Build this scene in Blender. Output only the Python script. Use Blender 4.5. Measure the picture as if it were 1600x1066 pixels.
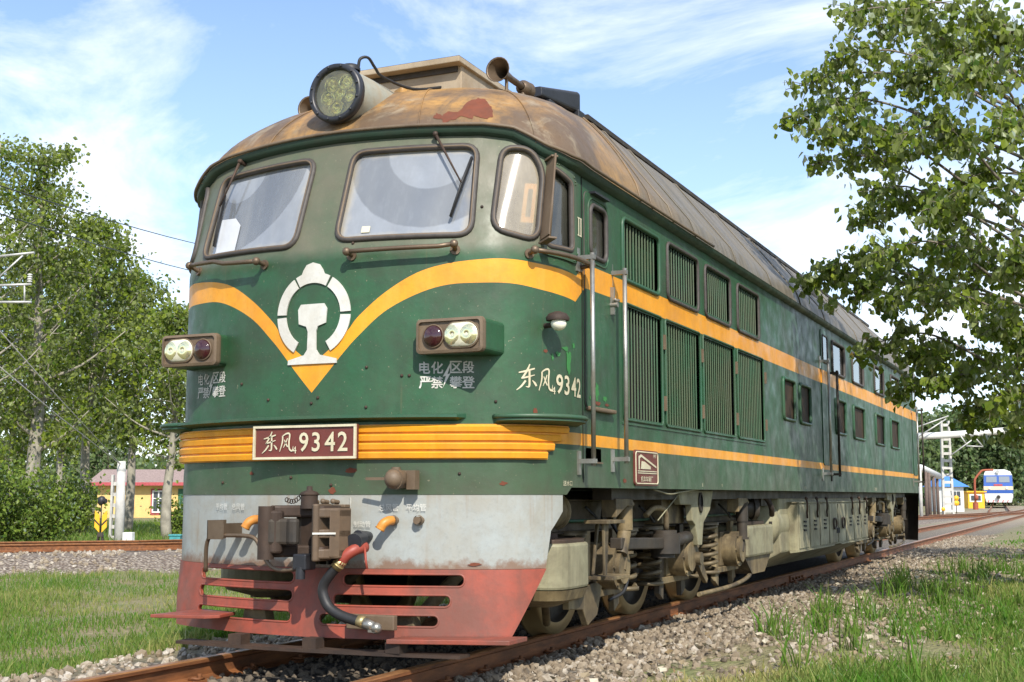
import bpy, bmesh, math, random
import numpy as np
from mathutils import Vector, Matrix
from mathutils.geometry import delaunay_2d_cdt
R = math.radians
rng = np.random.default_rng(7)
random.seed(7)
for o in list(bpy.data.objects): bpy.data.objects.remove(o)
scene = bpy.context.scene
COL = scene.collection

# ------------------------------------------------------------------ camera, sky, sun, exposure
CAM = dict(pos=(4.683, -7.128, 1.0595), yaw=0.42572, pitch=0.12034, f=2001.7)
cd = bpy.data.cameras.new('camera'); cam = bpy.data.objects.new('camera', cd); COL.objects.link(cam)
cam.location = CAM['pos']; cam.rotation_euler = (math.pi/2 + CAM['pitch'], 0, CAM['yaw'])
cd.sensor_width = 36; cd.lens = CAM['f']/1600*36; cd.clip_start = .1; cd.clip_end = 3000
scene.camera = cam
SUN = Vector((.46, -.60, .65)).normalized()
world = bpy.data.worlds.new('World'); scene.world = world; world.use_nodes = True
def nd(t, typ, **kw):
    n = t.nodes.new(typ)
    for k, v in kw.items():
        if k.startswith('_'): setattr(n, k[1:], v)
        else:
            k2 = int(k[1:]) if k[0] == 'i' and k[1:].isdigit() else k.replace('__', ' ')
            s = n.inputs[k2]
            if isinstance(v, bpy.types.NodeSocket): t.links.new(v, s)
            else: s.default_value = v
    return n
def ramp(t, fac, stops, interp='LINEAR'):
    n = t.nodes.new('ShaderNodeValToRGB'); t.links.new(fac, n.inputs[0]); cr = n.color_ramp; cr.interpolation = interp
    while len(cr.elements) < len(stops): cr.elements.new(.5)
    for e, (p, c) in zip(cr.elements, stops):
        e.position = p; e.color = (c, c, c, 1) if isinstance(c, (int, float)) else (*c, 1)
    return n.outputs[0]
def mixc(t, fac, a, b, blend='MIX'):
    n = t.nodes.new('ShaderNodeMix'); n.data_type = 'RGBA'; n.blend_type = blend; n.clamp_factor = True
    for s, v in ((n.inputs[0], fac), (n.inputs[6], a), (n.inputs[7], b)):
        if isinstance(v, bpy.types.NodeSocket): t.links.new(v, s)
        else: s.default_value = v if isinstance(v, (int, float)) else ((*v, 1) if len(v) == 3 else v)
    return n.outputs[2]
def mth(t, op, a, b=0.0, clamp=False):
    n = t.nodes.new('ShaderNodeMath'); n.operation = op; n.use_clamp = clamp
    for s, v in ((n.inputs[0], a), (n.inputs[1], b)):
        if isinstance(v, bpy.types.NodeSocket): t.links.new(v, s)
        else: s.default_value = v
    return n.outputs[0]
t = world.node_tree; t.nodes.clear()
sky = nd(t, 'ShaderNodeTexSky', _sky_type='NISHITA', _sun_disc=False, _sun_elevation=math.asin(SUN.z),
         _sun_rotation=math.atan2(SUN.x, SUN.y), _air_density=1.0, _dust_density=.3, _ozone_density=4.5)
gen = nd(t, 'ShaderNodeTexCoord').outputs['Generated']
mp = nd(t, 'ShaderNodeMapping', Vector=gen, Scale=(1.0, 1.6, 3.2), Rotation=(.25, .3, .5))
n1 = nd(t, 'ShaderNodeTexNoise', Vector=mp.outputs[0], Scale=2.6, Detail=11, Roughness=.62, Distortion=.8)
cl = ramp(t, n1.outputs[0], [(.40, 0.0), (.52, .38), (.67, .92)])
sepg = nd(t, 'ShaderNodeSeparateXYZ', Vector=gen)
low = ramp(t, sepg.outputs[2], [(0.0, .62), (.2, .16), (.5, 0.0)])
fac = mth(t, 'MAXIMUM', cl, low)
skc = mixc(t, fac, sky.outputs[0], (6.2, 6.45, 6.8))
bg = nd(t, 'ShaderNodeBackground', Color=skc, Strength=.118)
t.links.new(bg.outputs[0], nd(t, 'ShaderNodeOutputWorld').inputs[0])
sd = bpy.data.lights.new('sun', 'SUN'); sd.energy = 3.3; sd.angle = R(.5); sd.color = (1, .93, .82)
sun = bpy.data.objects.new('sun', sd); COL.objects.link(sun); sun.location = (20, -20, 30)
sun.rotation_euler = SUN.to_track_quat('Z', 'Y').to_euler()
vs = scene.view_settings; vs.view_transform = 'Standard'; vs.look = 'None'; vs.gamma = 1; vs.exposure = .92; vs.use_curve_mapping = False

# ------------------------------------------------------------------ helpers: pixels to places
_p = np.array(CAM['pos']); _yw, _pt, _f = CAM['yaw'], CAM['pitch'], CAM['f']
_fw = np.array([-math.sin(_yw)*math.cos(_pt), math.cos(_yw)*math.cos(_pt), math.sin(_pt)])
_rt = np.array([math.cos(_yw), math.sin(_yw), 0.]); _up = np.cross(_rt, _fw)
def at(px, py, Z):                     # point seen at a pixel of the 1600 px photo at depth Z
    return _p + Z*(_fw + _rt*(px-800)/_f + _up*(533-py)/_f)
def onz(px, py, z):
    d = _fw + _rt*(px-800)/_f + _up*(533-py)/_f
    return _p + d*(z-_p[2])/d[2]

# ------------------------------------------------------------------ helpers: materials
M = {}
def new_mat(name):
    m = bpy.data.materials.new(name); m.use_nodes = True; M[name] = m
    t = m.node_tree; t.nodes.clear()
    out = t.nodes.new('ShaderNodeOutputMaterial'); b = t.nodes.new('ShaderNodeBsdfPrincipled')
    t.links.new(b.outputs[0], out.inputs[0])
    return m, t, b
def bump(t, b, h, strength=.3, dist=.01):
    n = nd(t, 'ShaderNodeBump', Height=h, Strength=strength, Distance=dist); t.links.new(n.outputs[0], b.inputs['Normal'])
def pos(t): return nd(t, 'ShaderNodeNewGeometry').outputs['Position']
def noise(t, v, scale, detail=6, rough=.6, dist=0, sc=None):
    if sc is not None: v = nd(t, 'ShaderNodeMapping', Vector=v, Scale=sc).outputs[0]
    return nd(t, 'ShaderNodeTexNoise', Vector=v, Scale=scale, Detail=detail, Roughness=rough, Distortion=dist).outputs[0]
def paint(name, col, dirt, rough=.42, damt=.5, streak=.4, chips=.0, chipcol=(.16, .05, .02), light=None, metal=0, bmp=.12, dscale=2.2):
    m, t, b = new_mat(name); P = pos(t)
    c = mixc(t, ramp(t, noise(t, P, dscale, 9, .68, .3), [(.40, 0.0), (.62, damt)]), col, dirt)
    c = mixc(t, ramp(t, noise(t, P, dscale*5, 6, .7), [(.48, 0.0), (.66, damt*.55)]), c, tuple(.5*x+.5*y*.6 for x, y in zip(dirt, col)))
    st = noise(t, P, 1.0, 5, .6, 0, (9, 9, .7))
    c = mixc(t, ramp(t, st, [(.5, 0.0), (.72, streak)]), c, light or dirt)
    c = mixc(t, ramp(t, noise(t, P, 38, 3), [(.55, 0.0), (.8, .35)]), c, tuple(x*.55 for x in col))
    if chips > 0:
        ch = ramp(t, noise(t, P, 13, 6, .65, .4), [(.80-chips*.3, 0.0), (.82-chips*.3, 1.0)])
        c = mixc(t, ch, c, chipcol)
    t.links.new(c, b.inputs['Base Color'])
    rr = ramp(t, noise(t, P, 5, 6), [(.3, rough-.1), (.7, rough+.22)])
    t.links.new(rr, b.inputs['Roughness']); b.inputs['Metallic'].default_value = metal
    bump(t, b, noise(t, P, 22, 6), bmp, .01)
    return m, t, b, c
def plain(name, col, rough=.5, metal=0, var=.25, scale=12, **kw):
    m, t, b = new_mat(name); P = pos(t)
    c = mixc(t, ramp(t, noise(t, P, scale, 6), [(.3, 0.0), (.7, 1.0)]), tuple(x*(1-var) for x in col), tuple(min(1, x*(1+var)) for x in col))
    t.links.new(c, b.inputs['Base Color']); b.inputs['Roughness'].default_value = rough; b.inputs['Metallic'].default_value = metal
    for k, v in kw.items(): b.inputs[k.replace('__', ' ')].default_value = v
    bump(t, b, noise(t, P, scale*3, 4), .15, .006)
    return m, t, b, c

# body green: grimy round the cab windows, streaked along the flanks
m, t, b, c = paint('green', (.0195, .086, .034), (.030, .052, .026), .46, .85, .3, .2, (.045, .075, .03), light=(.030, .105, .048))
sp = nd(t, 'ShaderNodeSeparateXYZ', Vector=pos(t))
zz = nd(t, 'ShaderNodeMapRange', Value=mth(t, 'ADD', sp.outputs[2], mth(t, 'MULTIPLY', noise(t, pos(t), 4, 6), .16)), i1=2.69, i2=2.80).outputs[0]
yy = nd(t, 'ShaderNodeMapRange', Value=sp.outputs[1], i1=1.0, i2=.55).outputs[0]
gr = mth(t, 'MULTIPLY', mth(t, 'MULTIPLY', zz, yy), ramp(t, noise(t, pos(t), 2.6, 8), [(.3, .45), (.65, .9)]))
c2 = mixc(t, gr, c, (.135, .125, .085)); t.links.new(c2, b.inputs['Base Color'])
b.inputs['Coat Weight'].default_value = .05; b.inputs['Coat Roughness'].default_value = .3
P = pos(t)
# flaked spots, rust runs and a film of brake dust low down
low_ = nd(t, 'ShaderNodeMapRange', Value=mth(t, 'ADD', sp.outputs[2], mth(t, 'MULTIPLY', noise(t, P, 5, 6), .5)), i1=1.75, i2=1.25).outputs[0]
c3 = mixc(t, mth(t, 'MULTIPLY', low_, .42), c2, (.095, .085, .05))
spk = ramp(t, noise(t, P, 60, 3, .5), [(.70, 0.0), (.72, 1.0)]); c3 = mixc(t, mth(t, 'MULTIPLY', spk, .7), c3, (.22, .20, .13))
rst = mth(t, 'MULTIPLY', ramp(t, noise(t, P, 7, 5, .7, .5), [(.70, 0.0), (.73, 1.0)]), ramp(t, noise(t, P, 1.1, 3), [(.5, 0.0), (.6, 1.0)])); c3 = mixc(t, rst, c3, (.16, .055, .02))
run = mth(t, 'MULTIPLY', ramp(t, noise(t, P, 1.0, 4, .6, 0, (26, 26, .45)), [(.63, 0.0), (.74, .5)]), ramp(t, noise(t, P, 1.6, 4), [(.45, 0.0), (.65, 1.0)])); c3 = mixc(t, run, c3, (.13, .10, .045))
t.links.new(c3, b.inputs['Base Color'])
hh = mth(t, 'ADD', mth(t, 'MULTIPLY', noise(t, P, 22, 6), .25), mth(t, 'MULTIPLY', noise(t, P, 2.6, 2), 2.2)); bump(t, b, hh, .28, .02)
paint('green_plain', (.018, .082, .042), (.06, .085, .045), .45, .5, .35, .1)
paint('yellow', (.76, .315, .010), (.50, .20, .018), .42, .55, .4, .06, (.14, .07, .02), light=(.72, .38, .06))
m, t, b, c = paint('apron_grey', (.315, .342, .335), (.27, .24, .18), .5, .6, .4, .14, (.17, .075, .03), light=(.31, .29, .23))
P = pos(t); sp = nd(t, 'ShaderNodeSeparateXYZ', Vector=P)
e0 = nd(t, 'ShaderNodeMapRange', Value=mth(t, 'ADD', sp.outputs[2], mth(t, 'MULTIPLY', noise(t, P, 9, 7, .7), .22)), i1=.775, i2=.72).outputs[0]
c = mixc(t, mth(t, 'MULTIPLY', e0, .8), c, (.16, .075, .035))
e1 = mth(t, 'MULTIPLY', ramp(t, noise(t, P, 1.0, 4, .6, 0, (22, 22, .6)), [(.55, 0.0), (.72, .6)]), ramp(t, noise(t, P, 2.2, 3), [(.42, 0.0), (.6, 1.0)]))
c = mixc(t, e1, c, (.22, .13, .06)); t.links.new(c, b.inputs['Base Color'])
paint('pilot_red', (.31, .060, .033), (.13, .052, .036), .5, .85, .5, .17, (.25, .14, .10))
paint('pilot_red_bright', (.27, .045, .028), (.25, .06, .035), .5, .6, .3)
paint('spring_steel', (.16, .125, .07), (.06, .045, .03), .5, .6, .3, metal=.3)
paint('brass_steel', (.45, .36, .17), (.25, .2, .12), .35, .4, .2, metal=.7)
paint('bogie_dark', (.085, .064, .038), (.022, .017, .013), .6, .85, .5, .1)  # greasy tan, with the shade under the body put into the colour
paint('bogie_tan', (.20, .148, .072), (.030, .022, .015), .62, .92, .55, .12, (.05, .035, .02), light=(.33, .26, .14))
paint('tank_tan', (.27, .255, .16), (.10, .08, .048), .6, .7, .6, .06, (.08, .055, .03), light=(.36, .33, .21))
paint('rusty_iron', (.070, .042, .027), (.026, .019, .016), .62, .8, .4, .12, (.17, .075, .03), metal=.25)
paint('guard_rust', (.12, .078, .045), (.055, .038, .026), .6, .7, .4, .12, (.2, .1, .04))
paint('dark_iron', (.022, .019, .016), (.062, .045, .028), .6, .6, .4)
paint('bezel', (.16, .115, .072), (.085, .055, .034), .55, .6, .4, .1, (.25, .19, .12))
paint('handrail', (.17, .125, .085), (.10, .065, .04), .42, .6, .3, metal=.55)
paint('bright_rail', (.42, .42, .40), (.2, .17, .12), .32, .6, .4, metal=.75)
paint('orange_brass', (.62, .25, .035), (.3, .12, .03), .5, .6, .2)
paint('box_tan', (.40, .33, .235), (.22, .16, .10), .6, .6, .6, .1, (.12, .16, .13), light=(.30, .22, .13))
paint('plate_red', (.15, .030, .022), (.10, .03, .022), .5, .6, .3)
paint('gutter_green', (.016, .045, .028), (.03, .035, .022), .5, .5, .2)
plain('pane_brown', (.045, .03, .02), .7, var=.5, scale=4, Specular__IOR__Level=.15)
paint('bare_rust', (.16, .040, .016), (.115, .036, .018), .75, .85, .3, .1, (.30, .17, .07), dscale=6)
plain('rubber', (.016, .016, .017), .55)
plain('gasket', (.055, .047, .042), .6, scale=20)
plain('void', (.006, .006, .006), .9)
plain('interior', (.13, .14, .13), .8)
plain('seat_blue', (.05, .06, .09), .8)
paint('white_paint', (.60, .60, .56), (.40, .36, .28), .5, .5, .35)
paint('cream_paint', (.62, .58, .42), (.40, .33, .2), .5, .5, .3)
plain('lamp_white', (.72, .66, .38), .4, var=.15)
paint('flake_green', (.035, .20, .045), (.03, .12, .035), .6, .5, .2)
plain('paper', (.52, .54, .57), .8, var=.05)
plain('brass_lens', (.85, .82, .66), .18, var=.12, Coat__Weight=.6)
plain('red_lens', (.035, .006, .007), .12, var=.3, Coat__Weight=.8)
plain('reflector', (.90, .84, .52), .14, metal=.85, var=.2, scale=9)
plain('train_glass', (.22, .25, .28), .15, var=.1)
plain('black_metal', (.018, .019, .024), .4, var=.3)
# cab roof: ochre dust over grey, main roof grey-brown with run-off streaks, a bare rust patch
m, t, b = new_mat('roof'); P = pos(t); sp = nd(t, 'ShaderNodeSeparateXYZ', Vector=P)
och = mixc(t, ramp(t, noise(t, P, 1.3, 8, .6, .6), [(.40, 0.0), (.58, 1.0)]), (.115, .072, .040), (.36, .195, .055))
och = mixc(t, ramp(t, noise(t, P, 1.0, 6, .65, .2, (9, 1.0, 1.0)), [(.48, 0.0), (.66, .7)]), och, (.12, .082, .05))
och = mixc(t, ramp(t, noise(t, P, 3.1, 8, .7, .8), [(.54, 0.0), (.66, .65)]), och, (.30, .245, .165))
och = mixc(t, ramp(t, noise(t, P, 24, 6, .75), [(.50, 0.0), (.70, .6)]), och, (.085, .055, .032))
gry = mixc(t, ramp(t, noise(t, P, 1.0, 6, .6, 0, (1.2, 8, 1.2)), [(.3, 0.0), (.7, 1.0)]), (.095, .085, .066), (.20, .172, .13))
fy = nd(t, 'ShaderNodeMapRange', Value=mth(t, 'ADD', sp.outputs[1], mth(t, 'MULTIPLY', noise(t, P, 1.5, 6), 1.2)), i1=1.5, i2=4.2).outputs[0]
c = mixc(t, fy, och, gry)
c = mixc(t, ramp(t, noise(t, P, 1.0, 6, .65, 0, (.8, 14, .8)), [(.52, 0.0), (.75, .55)]), c, (.10, .08, .06))
t.links.new(c, b.inputs['Base Color']); t.links.new(ramp(t, noise(t, P, 6, 5), [(.3, .42), (.7, .7)]), b.inputs['Roughness'])
bump(t, b, noise(t, P, 9, 6), .2, .012)
# headlamp barrel
paint('lamp_grey', (.31, .32, .27), (.30, .20, .10), .45, .6, .4, .1, (.2, .1, .05))
# rail steel
m, t, b = new_mat('rail_rust'); P = pos(t)
c = mixc(t, ramp(t, noise(t, P, 3, 8, .65, 0, (6, 1, 6)), [(.3, 0.0), (.7, 1.0)]), (.085, .034, .015), (.30, .115, .038))
t.links.new(c, b.inputs['Base Color']); b.inputs['Roughness'].default_value = .65; b.inputs['Metallic'].default_value = .2; bump(t, b, noise(t, P, 60, 5), .3, .004)
m, t, b = new_mat('rail_head'); P = pos(t)
c = mixc(t, ramp(t, noise(t, P, 4, 8, .65, 0, (6, 1.2, 6)), [(.3, 0.0), (.7, 1.0)]), (.22, .10, .042), (.52, .26, .11))
t.links.new(c, b.inputs['Base Color']); b.inputs['Roughness'].default_value = .42; b.inputs['Metallic'].default_value = .55
m, t, b = new_mat('tread'); P = pos(t)
c = mixc(t, noise(t, P, 8, 5), (.22, .16, .075), (.40, .31, .16)); t.links.new(c, b.inputs['Base Color'])
b.inputs['Roughness'].default_value = .45; b.inputs['Metallic'].default_value = .4
plain('sleeper', (.23, .20, .165), .85, var=.35, scale=5)
plain('concrete', (.46, .45, .42), .85, var=.2, scale=4)
# dusty glass: UV holds chart metres; the wiped ring is a clean patch on a dusty pane
def glass(name, dust, clean, pivot=None, r0=.33, r1=.61, tint=(.31, .335, .37), box=None):
    m = bpy.data.materials.new(name); m.use_nodes = True; M[name] = m; t = m.node_tree; t.nodes.clear()
    out = t.nodes.new('ShaderNodeOutputMaterial'); P = pos(t)
    d = ramp(t, noise(t, P, 3.5, 8), [(.25, max(0, dust-.12)), (.75, min(1, dust+.1))])
    if pivot:
        uv = nd(t, 'ShaderNodeUVMap', _uv_map='chart').outputs[0]
        dist = nd(t, 'ShaderNodeVectorMath', _operation='DISTANCE', i0=uv, i1=(*pivot, 0)).outputs['Value']; dist = mth(t, 'ADD', dist, mth(t, 'MULTIPLY', mth(t, 'SUBTRACT', noise(t, P, 14, 4), .5), .02))
        a = nd(t, 'ShaderNodeMapRange', Value=dist, i1=r0, i2=r0+.012).outputs[0]
        b_ = nd(t, 'ShaderNodeMapRange', Value=dist, i1=r1+.012, i2=r1).outputs[0]
        k = mth(t, 'MULTIPLY', a, b_)
        mx = nd(t, 'ShaderNodeMix', _data_type='FLOAT', i0=k, i2=d, i3=clean); d = mx.outputs[0]
    stk = ramp(t, noise(t, P, 1.0, 5, .6, 0, (30, 30, 1.2)), [(.5, 0.0), (.8, .08)])
    d = mth(t, 'ADD', d, stk, True)
    tc = mixc(t, ramp(t, noise(t, P, 2.2, 6), [(.35, 0.0), (.7, .5)]), tint, tuple(x*.72 for x in tint))
    if box:
        s2 = nd(t, 'ShaderNodeSeparateXYZ', Vector=uv); ax_ = mth(t, 'DIVIDE', mth(t, 'ABSOLUTE', mth(t, 'SUBTRACT', s2.outputs[0], box[0])), box[2]); ay_ = mth(t, 'DIVIDE', mth(t, 'ABSOLUTE', mth(t, 'SUBTRACT', s2.outputs[1], box[1])), box[3])
        ed = nd(t, 'ShaderNodeMapRange', Value=mth(t, 'ADD', mth(t, 'MAXIMUM', ax_, ay_), mth(t, 'MULTIPLY', noise(t, P, 9, 5), .22)), i1=.94, i2=1.12).outputs[0]
        tc = mixc(t, mth(t, 'MULTIPLY', ed, .8), tc, (.34, .28, .17)); d = mth(t, 'ADD', d, mth(t, 'MULTIPLY', ed, .4), True)
    df = nd(t, 'ShaderNodeBsdfDiffuse', Color=tc)
    tr = nd(t, 'ShaderNodeBsdfTransparent', Color=(.78, .82, .80, 1) if name != 'glass_lamp' else (1, .95, .66, 1))
    mx1 = nd(t, 'ShaderNodeMixShader', i0=d, i1=tr.outputs[0], i2=df.outputs[0])
    gl = nd(t, 'ShaderNodeBsdfGlossy', Color=(1, 1, 1, 1), Roughness=.06)
    fr = nd(t, 'ShaderNodeFresnel', IOR=1.55)
    fr2 = mth(t, 'ADD', mth(t, 'MULTIPLY', fr.outputs[0], 1.1), .03, True)
    mx2 = nd(t, 'ShaderNodeMixShader', i0=fr2, i1=mx1.outputs[0], i2=gl.outputs[0])
    t.links.new(mx2.outputs[0], out.inputs[0])
    return m
glass('glass_right', .80, .54, (.735, 3.44), box=(.605, 3.075, .46, .325)); glass('glass_left', .80, .52, (-.90, 3.44), .26, .66, box=(-.66, 3.07, .50, .325))
glass('glass_quarter', .40, .3, tint=(.62, .54, .40)); glass('glass_side', .32, .2, tint=(.17, .17, .14)); glass('glass_lamp', .05, .03, tint=(.6, .58, .4))
glass('glass_dark', .22, .2, tint=(.10, .10, .09))
# leaves and grass: the per-face tint picks the hue; undersides of poplar leaves are pale
def leafmat(name, c0, c1, under, trans=.35, gloss=.12):
    m = bpy.data.materials.new(name); m.use_nodes = True; M[name] = m; t = m.node_tree; t.nodes.clear()
    out = t.nodes.new('ShaderNodeOutputMaterial')
    a = nd(t, 'ShaderNodeAttribute', _attribute_name='tint').outputs['Fac']
    c = mixc(t, a, c0, c1)
    bf = nd(t, 'ShaderNodeNewGeometry').outputs['Backfacing']
    if under: c = mixc(t, mth(t, 'MULTIPLY', bf, .8), c, under)
    df = nd(t, 'ShaderNodeBsdfDiffuse', Color=c); tl = nd(t, 'ShaderNodeBsdfTranslucent', Color=mixc(t, .5, c, (.16, .22, .02)))
    s1 = nd(t, 'ShaderNodeMixShader', i0=trans, i1=df.outputs[0], i2=tl.outputs[0])
    gl = nd(t, 'ShaderNodeBsdfGlossy', Color=(1, 1, 1, 1), Roughness=.32)
    fr = nd(t, 'ShaderNodeFresnel', IOR=1.4)
    s2 = nd(t, 'ShaderNodeMixShader', i0=mth(t, 'MULTIPLY', fr.outputs[0], gloss*6, True), i1=s1.outputs[0], i2=gl.outputs[0])
    t.links.new(s2.outputs[0], out.inputs[0])
leafmat('poplar_leaf', (.050, .105, .014), (.24, .30, .035), (.27, .32, .12), .45, .04)
leafmat('far_leaf', (.035, .075, .03), (.13, .18, .06), (.18, .24, .12), .35, .04)
leafmat('shrub_leaf', (.06, .12, .02), (.20, .27, .045), None, .35, .05)
leafmat('grass_blade', (.075, .19, .020), (.46, .39, .17), None, .4, .015)
leafmat('dead_leaf', (.20, .14, .07), (.48, .44, .34), None, .1, .05)
plain('bark', (.17, .145, .115), .9, var=.35, scale=6)
plain('pale_bark', (.27, .25, .20), .9, var=.3, scale=4)

# ------------------------------------------------------------------ helpers: meshes
WO = {}                                 # world origin of every object
def V3(a): return Vector((float(a[0]), float(a[1]), float(a[2])))
class MB:
    def __init__(s): s.v = []; s.f = []; s.m = []; s.s = []
    def add(s, v, f, m=0, sm=False):
        b = len(s.v); s.v += [tuple(map(float, x)) for x in v]
        for q in f: s.f.append([i+b for i in q]); s.m.append(m); s.s.append(sm)
        return s
    def box(s, c, d, m=0, rot=None):
        hx, hy, hz = d[0]/2, d[1]/2, d[2]/2
        v = [Vector((x, y, z)) for z in (-hz, hz) for y in (-hy, hy) for x in (-hx, hx)]
        if rot is not None: v = [rot @ q for q in v]
        c = V3(c)
        return s.add([q+c for q in v], [(0, 2, 3, 1), (4, 5, 7, 6), (0, 1, 5, 4), (2, 6, 7, 3), (0, 4, 6, 2), (1, 3, 7, 5)], m)
    def b2(s, a, b, m=0): return s.box([(p+q)/2 for p, q in zip(a, b)], [abs(q-p) for p, q in zip(a, b)], m)
    def bar(s, a, b, w, h, m=0, up=(0, 0, 1)):
        a, b = V3(a), V3(b); y = (b-a).normalized(); x = y.cross(V3(up))
        if x.length < 1e-4: x = y.cross(Vector((1, 0, 0)))
        x.normalize(); z = x.cross(y)
        return s.box((a+b)/2, (w, (b-a).length, h), m, Matrix((x, y, z)).transposed())
    def tube(s, pts, r, n=8, m=0, closed=False, cap=True, sm=True):
        P = [V3(q) for q in pts]; N = len(P); rr = r if hasattr(r, '__len__') else [r]*N
        T = [((P[(i+1) % N] if (closed or i < N-1) else P[i]) - (P[i-1] if (closed or i > 0) else P[i])).normalized() for i in range(N)]
        x = T[0].orthogonal().normalized(); v = []; prev = T[0]
        for i in range(N):
            q = prev.rotation_difference(T[i]); x = (q @ x); x = (x - T[i]*x.dot(T[i])).normalized(); y = T[i].cross(x); prev = T[i]
            v += [P[i] + (x*math.cos(a) + y*math.sin(a))*rr[i] for a in [2*math.pi*k/n for k in range(n)]]
        f = []
        for i in range(N if closed else N-1):
            j = (i+1) % N
            f += [(i*n+k, i*n+(k+1) % n, j*n+(k+1) % n, j*n+k) for k in range(n)]
        s.add(v, f, m, sm)
        if cap and not closed:
            b = len(s.v)-len(v); s.f.append([b+k for k in reversed(range(n))]); s.m.append(m); s.s.append(False)
            s.f.append([b+(N-1)*n+k for k in range(n)]); s.m.append(m); s.s.append(False)
        return s
    def lathe(s, prof, o, ax=(0, 0, 1), n=24, m=0, sm=True, sx=1, sy=1):
        ax = V3(ax).normalized(); x = ax.orthogonal().normalized()
        if abs(ax.z) < .9: x = Vector((0, 0, 1)).cross(ax).normalized()
        y = ax.cross(x); o = V3(o); v = []
        for r, h in prof: v += [o + ax*h + (x*math.cos(a)*sx + y*math.sin(a)*sy)*max(r, 1e-4) for a in [2*math.pi*k/n for k in range(n)]]
        f = [(i*n+k, i*n+(k+1) % n, (i+1)*n+(k+1) % n, (i+1)*n+k) for i in range(len(prof)-1) for k in range(n)]
        return s.add(v, f, m, sm)
    def cyl(s, a, b, r, n=20, m=0, r2=None):
        a, b = V3(a), V3(b); L = (b-a).length; r2 = r if r2 is None else r2
        return s.lathe([(0, 0), (r, 0)], a, b-a, n, m, False).lathe([(r, 0), (r2, L)], a, b-a, n, m).lathe([(r2, L), (0, L)], a, b-a, n, m, False)
    def ball(s, c, r, m=0, n=10, sz=1): return s.lathe([(r*math.sin(a), -r*sz*math.cos(a)) for a in [math.pi*k/n for k in range(n+1)]], c, (0, 0, 1), n*2, m)
    def prism(s, poly, o, ex, ey, depth, m=0):        # polygon in the (ex, ey) plane, extruded along ex x ey
        o, ex, ey = V3(o), V3(ex), V3(ey); nz = ex.cross(ey).normalized()*depth; n = len(poly)
        a = [o+ex*p+ey*q for p, q in poly]
        area = sum(poly[i][0]*poly[(i+1) % n][1]-poly[(i+1) % n][0]*poly[i][1] for i in range(n))
        idx = list(range(n)) if area > 0 else list(reversed(range(n)))
        f = [[i+n for i in idx], list(reversed(idx))]
        for k in range(n):
            i, j = idx[k], idx[(k+1) % n]; f.append((i, j, j+n, i+n))
        return s.add(a+[q+nz for q in a], f, m)
    def build(s, name, mats, parent=None, bevel=0, kind=None, origin=None):
        v = np.array(s.v, float).reshape(-1, 3)
        c = np.array(origin, float) if origin is not None else (v.min(0)+v.max(0))/2
        me = bpy.data.meshes.new(name); me.from_pydata((v-c).tolist(), [], s.f)
        for q in (mats if isinstance(mats, (list, tuple)) else [mats]): me.materials.append(M[q])
        me.polygons.foreach_set('material_index', s.m); me.polygons.foreach_set('use_smooth', s.s); me.update()
        o = bpy.data.objects.new(name, me); place(o, c, parent)
        if bevel:
            md = o.modifiers.new('bevel', 'BEVEL'); md.width = bevel; md.segments = 2; md.limit_method = 'ANGLE'; md.angle_limit = R(40)
        if kind: o['kind'] = kind
        return o
def place(o, c, parent=None):
    COL.objects.link(o); c = V3(c); WO[o.name] = c
    if parent is not None: o.parent = parent; o.location = c - WO[parent.name]
    else: o.location = c
def thing(name, label, cat, loc, group=None):
    o = bpy.data.objects.new(name, None); o.empty_display_size = .3; place(o, loc); return tag(o, label, cat, group)
def tag(o, label, cat=None, group=None):
    o['label'] = label
    if cat: o['category'] = cat
    if group: o['group'] = group
    return o
def dup(o, delta=(0, 0, 0), parent=None, deep=True):          # copy of an object and of everything under it
    c = o.copy(); COL.objects.link(c); WO[c.name] = WO[o.name]+V3(delta)
    if parent is not None: c.parent = parent; c.location = WO[c.name]-WO[parent.name]
    elif o.parent is None: c.location = WO[c.name]
    if deep:
        for ch in [q for q in o.children]: dup(ch, delta, c)
    return c
def soup(name, v, f, mats, parent=None, tint=None, kind=None, label=None, smooth=False, origin=None):   # big numpy mesh, all faces alike
    me = bpy.data.meshes.new(name); v = np.asarray(v, np.float32); f = np.asarray(f, np.int32); k = f.shape[1]
    c = np.asarray(origin, np.float32) if origin is not None else np.zeros(3, np.float32)
    me.vertices.add(len(v)); me.vertices.foreach_set('co', (v-c).ravel())
    me.loops.add(f.size); me.loops.foreach_set('vertex_index', f.ravel())
    me.polygons.add(len(f)); me.polygons.foreach_set('loop_start', np.arange(0, f.size, k, dtype=np.int32))
    me.polygons.foreach_set('use_smooth', np.full(len(f), smooth))
    me.materials.append(M[mats])
    if tint is not None:
        a = me.attributes.new('tint', 'FLOAT', 'FACE'); a.data.foreach_set('value', np.asarray(tint, np.float32))
    me.update(calc_edges=True)
    o = bpy.data.objects.new(name, me); place(o, c, parent)
    if kind: o['kind'] = kind
    if label: o['label'] = label
    return o
def rrect(x0, x1, y0, y1, r, n=5):
    P = []
    for cx, cy, a0 in ((x1-r, y0+r, -90), (x1-r, y1-r, 0), (x0+r, y1-r, 90), (x0+r, y0+r, 180)):
        P += [(cx+r*math.cos(R(a0+90*k/n)), cy+r*math.sin(R(a0+90*k/n))) for k in range(n+1)]
    return P
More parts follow.
